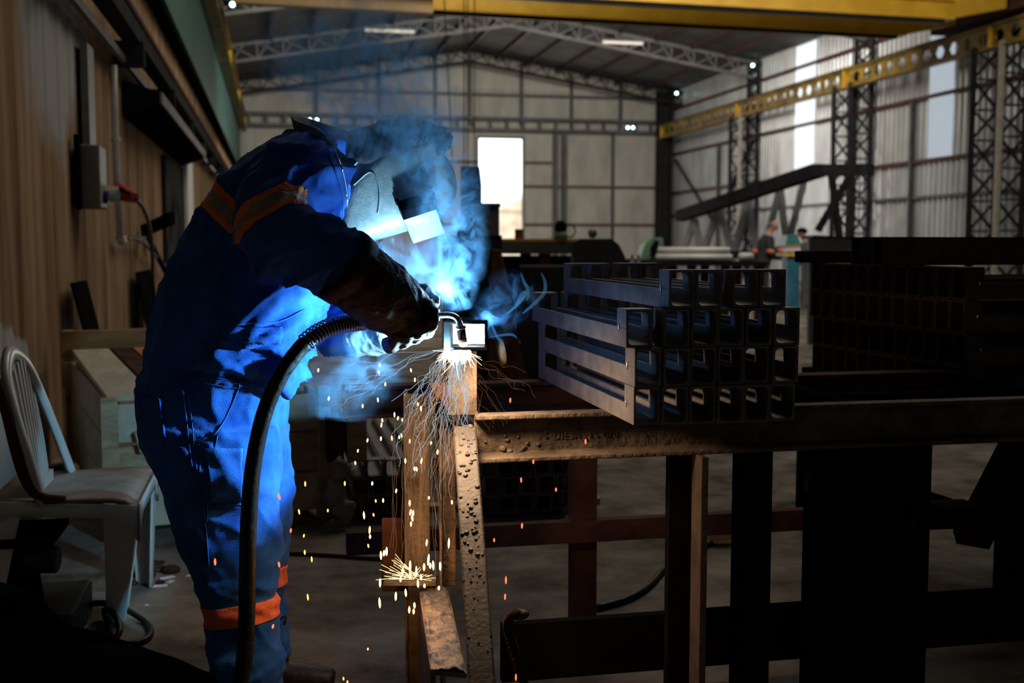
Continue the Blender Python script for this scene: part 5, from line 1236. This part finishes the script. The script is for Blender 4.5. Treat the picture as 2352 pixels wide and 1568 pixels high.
sparks([(755, 915, 10), (731, 850, 9), (870, 855, 9), (872, 838, 8), (885, 882, 9), (944, 850, 9), (953, 872, 10), (868, 918, 11), (833, 932, 9), (960, 928, 9), (967, 938, 12), (906, 952, 12), (878, 965, 9), (914, 960, 9), (876, 976, 11), (924, 964, 8), (900, 1006, 12), (917, 1004, 8), (941, 1013, 10), (875, 1007, 10), (922, 1000, 9), (844, 1011, 9), (816, 1063, 9), (822, 1035, 8)], 'sparkhot', 'small yellow-white spark flying between the welder and the arc post', 'sparks flying between the welder and the arc post')
sparks([(931, 1058, 12), (952, 1076, 10), (957, 1077, 10), (968, 1058, 13), (910, 1127, 10), (941, 1155, 14), (943, 1176, 14), (949, 1178, 14), (947, 1190, 14), (944, 1203, 12), (1005, 1038, 12), (990, 1017, 8), (855, 1110, 9), (880, 1149, 10), (1031, 1247, 24), (980, 1246, 16), (836, 1183, 18), (849, 1217, 18), (850, 1232, 10), (1038, 1153, 10), (985, 1143, 8)], 'sparkhot', 'bright orange-white spark falling toward the lower beam', 'sparks falling toward the lower beam', .0024)
sparks([(873, 1338, 20), (872, 1384, 24), (909, 1369, 20), (932, 1361, 18), (940, 1400, 16), (952, 1390, 14), (950, 1404, 12), (875, 1275, 20), (888, 1266, 20), (882, 1270, 14), (942, 1300, 26), (956, 1312, 24), (984, 1285, 26), (995, 1298, 22), (1011, 1300, 20), (974, 1302, 18), (925, 1312, 18), (942, 1322, 16), (960, 1340, 18), (920, 1330, 12), (988, 1299, 14), (967, 1325, 14), (1008, 1350, 10), (975, 1345, 10)], 'sparkhot', 'glowing orange droplet around the burst on the lower beam', 'droplets around the spark burst', .0029, .1)
sparks([(494, 1290, 16, 2.6), (641, 1140, 14, 2.75), (627, 1438, 10, 2.8), (641, 1296, 13, 2.8), (668, 1218, 10, 2.85)], 'sparkred', 'red spark in front of the blue trousers', 'sparks in front of the trousers', .0026, .4)
sparks([(687, 1175, 12), (701, 1111, 12), (792, 1110, 11), (700, 1268, 11), (716, 1284, 13), (707, 1371, 15), (698, 1230, 8), (753, 1172, 8), (846, 1253, 9), (858, 1182, 8), (863, 1150, 8), (845, 1490, 6), (789, 1558, 8), (798, 1566, 8), (993, 1504, 8)], 'spark', 'orange spark over the dark floor right of the trousers', 'sparks over the floor right of the trousers', .0022)
sparks([(1172, 919, 12), (1345, 1014, 12), (1225, 1060, 10), (1197, 1102, 12), (1199, 1207, 13), (1277, 1124, 9), (1135, 1240, 9), (1162, 1332, 18), (1160, 1370, 14), (1108, 1411, 12), (1110, 1548, 8), (1185, 1555, 16), (1086, 1155, 8), (1086, 1180, 10)], 'sparkred', 'red spark right of the leaning brace', 'sparks right of the leaning brace', .0024, .05)
# ================================================================ SMOKE
def smoke(name, path, dens, label, scale=17, thr=(.47, .64), pad=1.65, col=(.32, .66, 1), seg=20):
    pts = [(P(u, v, d), r) for u, v, d, r in path]
    q = crom([(*tuple(p), r*pad) for p, r in pts], 4); mb = MB().tube([Vector(a[:3]) for a in q], [a[3] for a in q], seg)
    m = bpy.data.materials.new(name+'_haze'); m.use_nodes = True; nt = m.node_tree; N = nt.nodes; L = nt.links; N.clear()
    out = N.new('ShaderNodeOutputMaterial'); vs_ = N.new('ShaderNodeVolumeScatter'); vs_.inputs['Color'].default_value = (*col, 1); vs_.inputs['Anisotropy'].default_value = .1
    ab_ = N.new('ShaderNodeVolumeAbsorption'); ab_.inputs['Color'].default_value = (*col, 1); ad_ = N.new('ShaderNodeAddShader')
    L.new(vs_.outputs[0], ad_.inputs[0]); L.new(ab_.outputs[0], ad_.inputs[1]); L.new(ad_.outputs[0], out.inputs['Volume'])
    g_ = N.new('ShaderNodeNewGeometry'); acc = None
    for a in crom([(*tuple(p), r) for p, r in pts], 2):
        dn = N.new('ShaderNodeVectorMath'); dn.operation = 'DISTANCE'; L.new(g_.outputs['Position'], dn.inputs[0]); dn.inputs[1].default_value = a[:3]
        mr = N.new('ShaderNodeMapRange'); mr.interpolation_type = 'SMOOTHSTEP'; L.new(dn.outputs['Value'], mr.inputs[0]); mr.inputs[1].default_value = 0; mr.inputs[2].default_value = a[3]*1.35; mr.inputs[3].default_value = min(1.0, (.05/max(.05, a[3]))**.45); mr.inputs[4].default_value = 0
        if acc is None: acc = mr.outputs[0]
        else:
            mx = N.new('ShaderNodeMath'); mx.operation = 'MAXIMUM'; L.new(acc, mx.inputs[0]); L.new(mr.outputs[0], mx.inputs[1]); acc = mx.outputs[0]
    mp = N.new('ShaderNodeMapping'); mp.inputs['Scale'].default_value = (1, 1, .8); L.new(g_.outputs['Position'], mp.inputs[0])
    nz = N.new('ShaderNodeTexNoise'); nz.inputs['Scale'].default_value = scale; nz.inputs['Detail'].default_value = 5; nz.inputs['Roughness'].default_value = .62; nz.inputs['Distortion'].default_value = 1.7; L.new(mp.outputs[0], nz.inputs['Vector'])
    m2 = N.new('ShaderNodeMapRange'); L.new(nz.outputs[0], m2.inputs[0]); m2.interpolation_type = 'SMOOTHSTEP'; m2.inputs[1].default_value = thr[0]; m2.inputs[2].default_value = thr[1]; m2.inputs[3].default_value = 0; m2.inputs[4].default_value = 1
    mu = N.new('ShaderNodeMath'); mu.operation = 'MULTIPLY'; L.new(acc, mu.inputs[0]); L.new(m2.outputs[0], mu.inputs[1])
    m3 = N.new('ShaderNodeMath'); m3.operation = 'MULTIPLY'; L.new(mu.outputs[0], m3.inputs[0]); m3.inputs[1].default_value = dens; L.new(m3.outputs[0], vs_.inputs['Density']); L.new(m3.outputs[0], ab_.inputs['Density'])
    o = mb.build(name, m, None, True); tag(o, label, 'smoke', kind='stuff'); return o
smoke('smoke_plume', [(1058, 715, 2.89, .02), (1046, 670, 2.89, .045), (1035, 600, 2.87, .075), (1034, 520, 2.88, .085), (1020, 430, 2.87, .085), (990, 350, 2.88, .085), (935, 280, 2.92, .13), (870, 210, 2.88, .17), (790, 140, 2.95, .20), (760, 60, 3.0, .2)], 34, 'blue-white welding smoke rising from the arc past the helmet')
smoke('smoke_veil', [(1035, 690, 2.97, .03), (1000, 640, 2.99, .06), (950, 605, 3.02, .07), (900, 590, 3.05, .07), (860, 585, 3.08, .05)], 17, 'thin blue veil of smoke between the mask and the glove')
smoke('smoke_cloud', [(880, 800, 3.05, .08), (820, 850, 3.1, .10), (770, 900, 3.1, .10), (760, 960, 3.1, .08)], 9, 'thin blue smoke cloud low between the trousers and the arc post', scale=8)
smoke('smoke_drift', [(1112, 755, 2.95, .05), (1160, 700, 2.97, .07), (1200, 650, 3.0, .07)], 25, 'thin blue smoke drifting right of the arc', scale=16, thr=(.5, .75))
def wisp(pts, r, dens, label, col=(.2, .6, 1)):
    m = bpy.data.materials.new('wisp_haze'); m.use_nodes = True; nt = m.node_tree; N = nt.nodes; N.clear(); out = N.new('ShaderNodeOutputMaterial'); s = N.new('ShaderNodeVolumeScatter'); s.inputs['Color'].default_value = (*col, 1); s.inputs['Density'].default_value = dens*1.6; nt.links.new(s.outputs[0], out.inputs['Volume'])
    q = ppath(pts, 8); n = len(q); tag(MB().tube(q, [r*(.25+.75*math.sin(math.pi*min(1, max(0, (i+.5)/n)))**.6) for i in range(n)], 8).build('smoke_wisp', m, None, True), label, 'smoke wisp', 'curling smoke wisps')
wisp([(1118, 760, 2.92), (1128, 735, 2.93), (1118, 718, 2.94), (1108, 722, 2.93), (1112, 735, 2.92)], .006, 30, 'bright blue smoke curl at the upper right corner of the box section')
wisp([(1125, 735, 2.93), (1140, 770, 2.94), (1155, 790, 2.95)], .004, 30, 'short blue smoke streak falling right of the box section')
wisp([(1120, 775, 2.93), (1150, 770, 2.94), (1175, 768, 2.95), (1188, 776, 2.96)], .004, 30, 'blue smoke streak running level right of the box section')
wisp([(1165, 720, 2.97), (1188, 700, 2.97), (1205, 678, 2.98), (1212, 664, 2.98), (1204, 648, 2.99), (1196, 626, 3.0)], .006, 40, 'blue smoke wisp shaped like a flame, left of the pair')
wisp([(1200, 720, 2.97), (1230, 695, 2.98), (1250, 672, 2.99), (1252, 648, 3.0), (1243, 626, 3.0)], .006, 40, 'blue smoke wisp shaped like a flame, right of the pair')
wisp([(1185, 700, 2.97), (1200, 673, 2.98), (1214, 673, 2.98), (1210, 690, 2.97)], .005, 40, 'small blue smoke hook between the flame-shaped wisps')
smoke('smoke_puff', [(1095, 806, 2.93, .03), (1120, 812, 2.94, .04), (1150, 808, 2.95, .03)], 60, 'tan smoke puff lit by hot metal right of the upright channel', scale=20, col=(1, .8, .5), thr=(.42, .6))
for o in COL.objects:
    if '_b' in o: del o['_b']
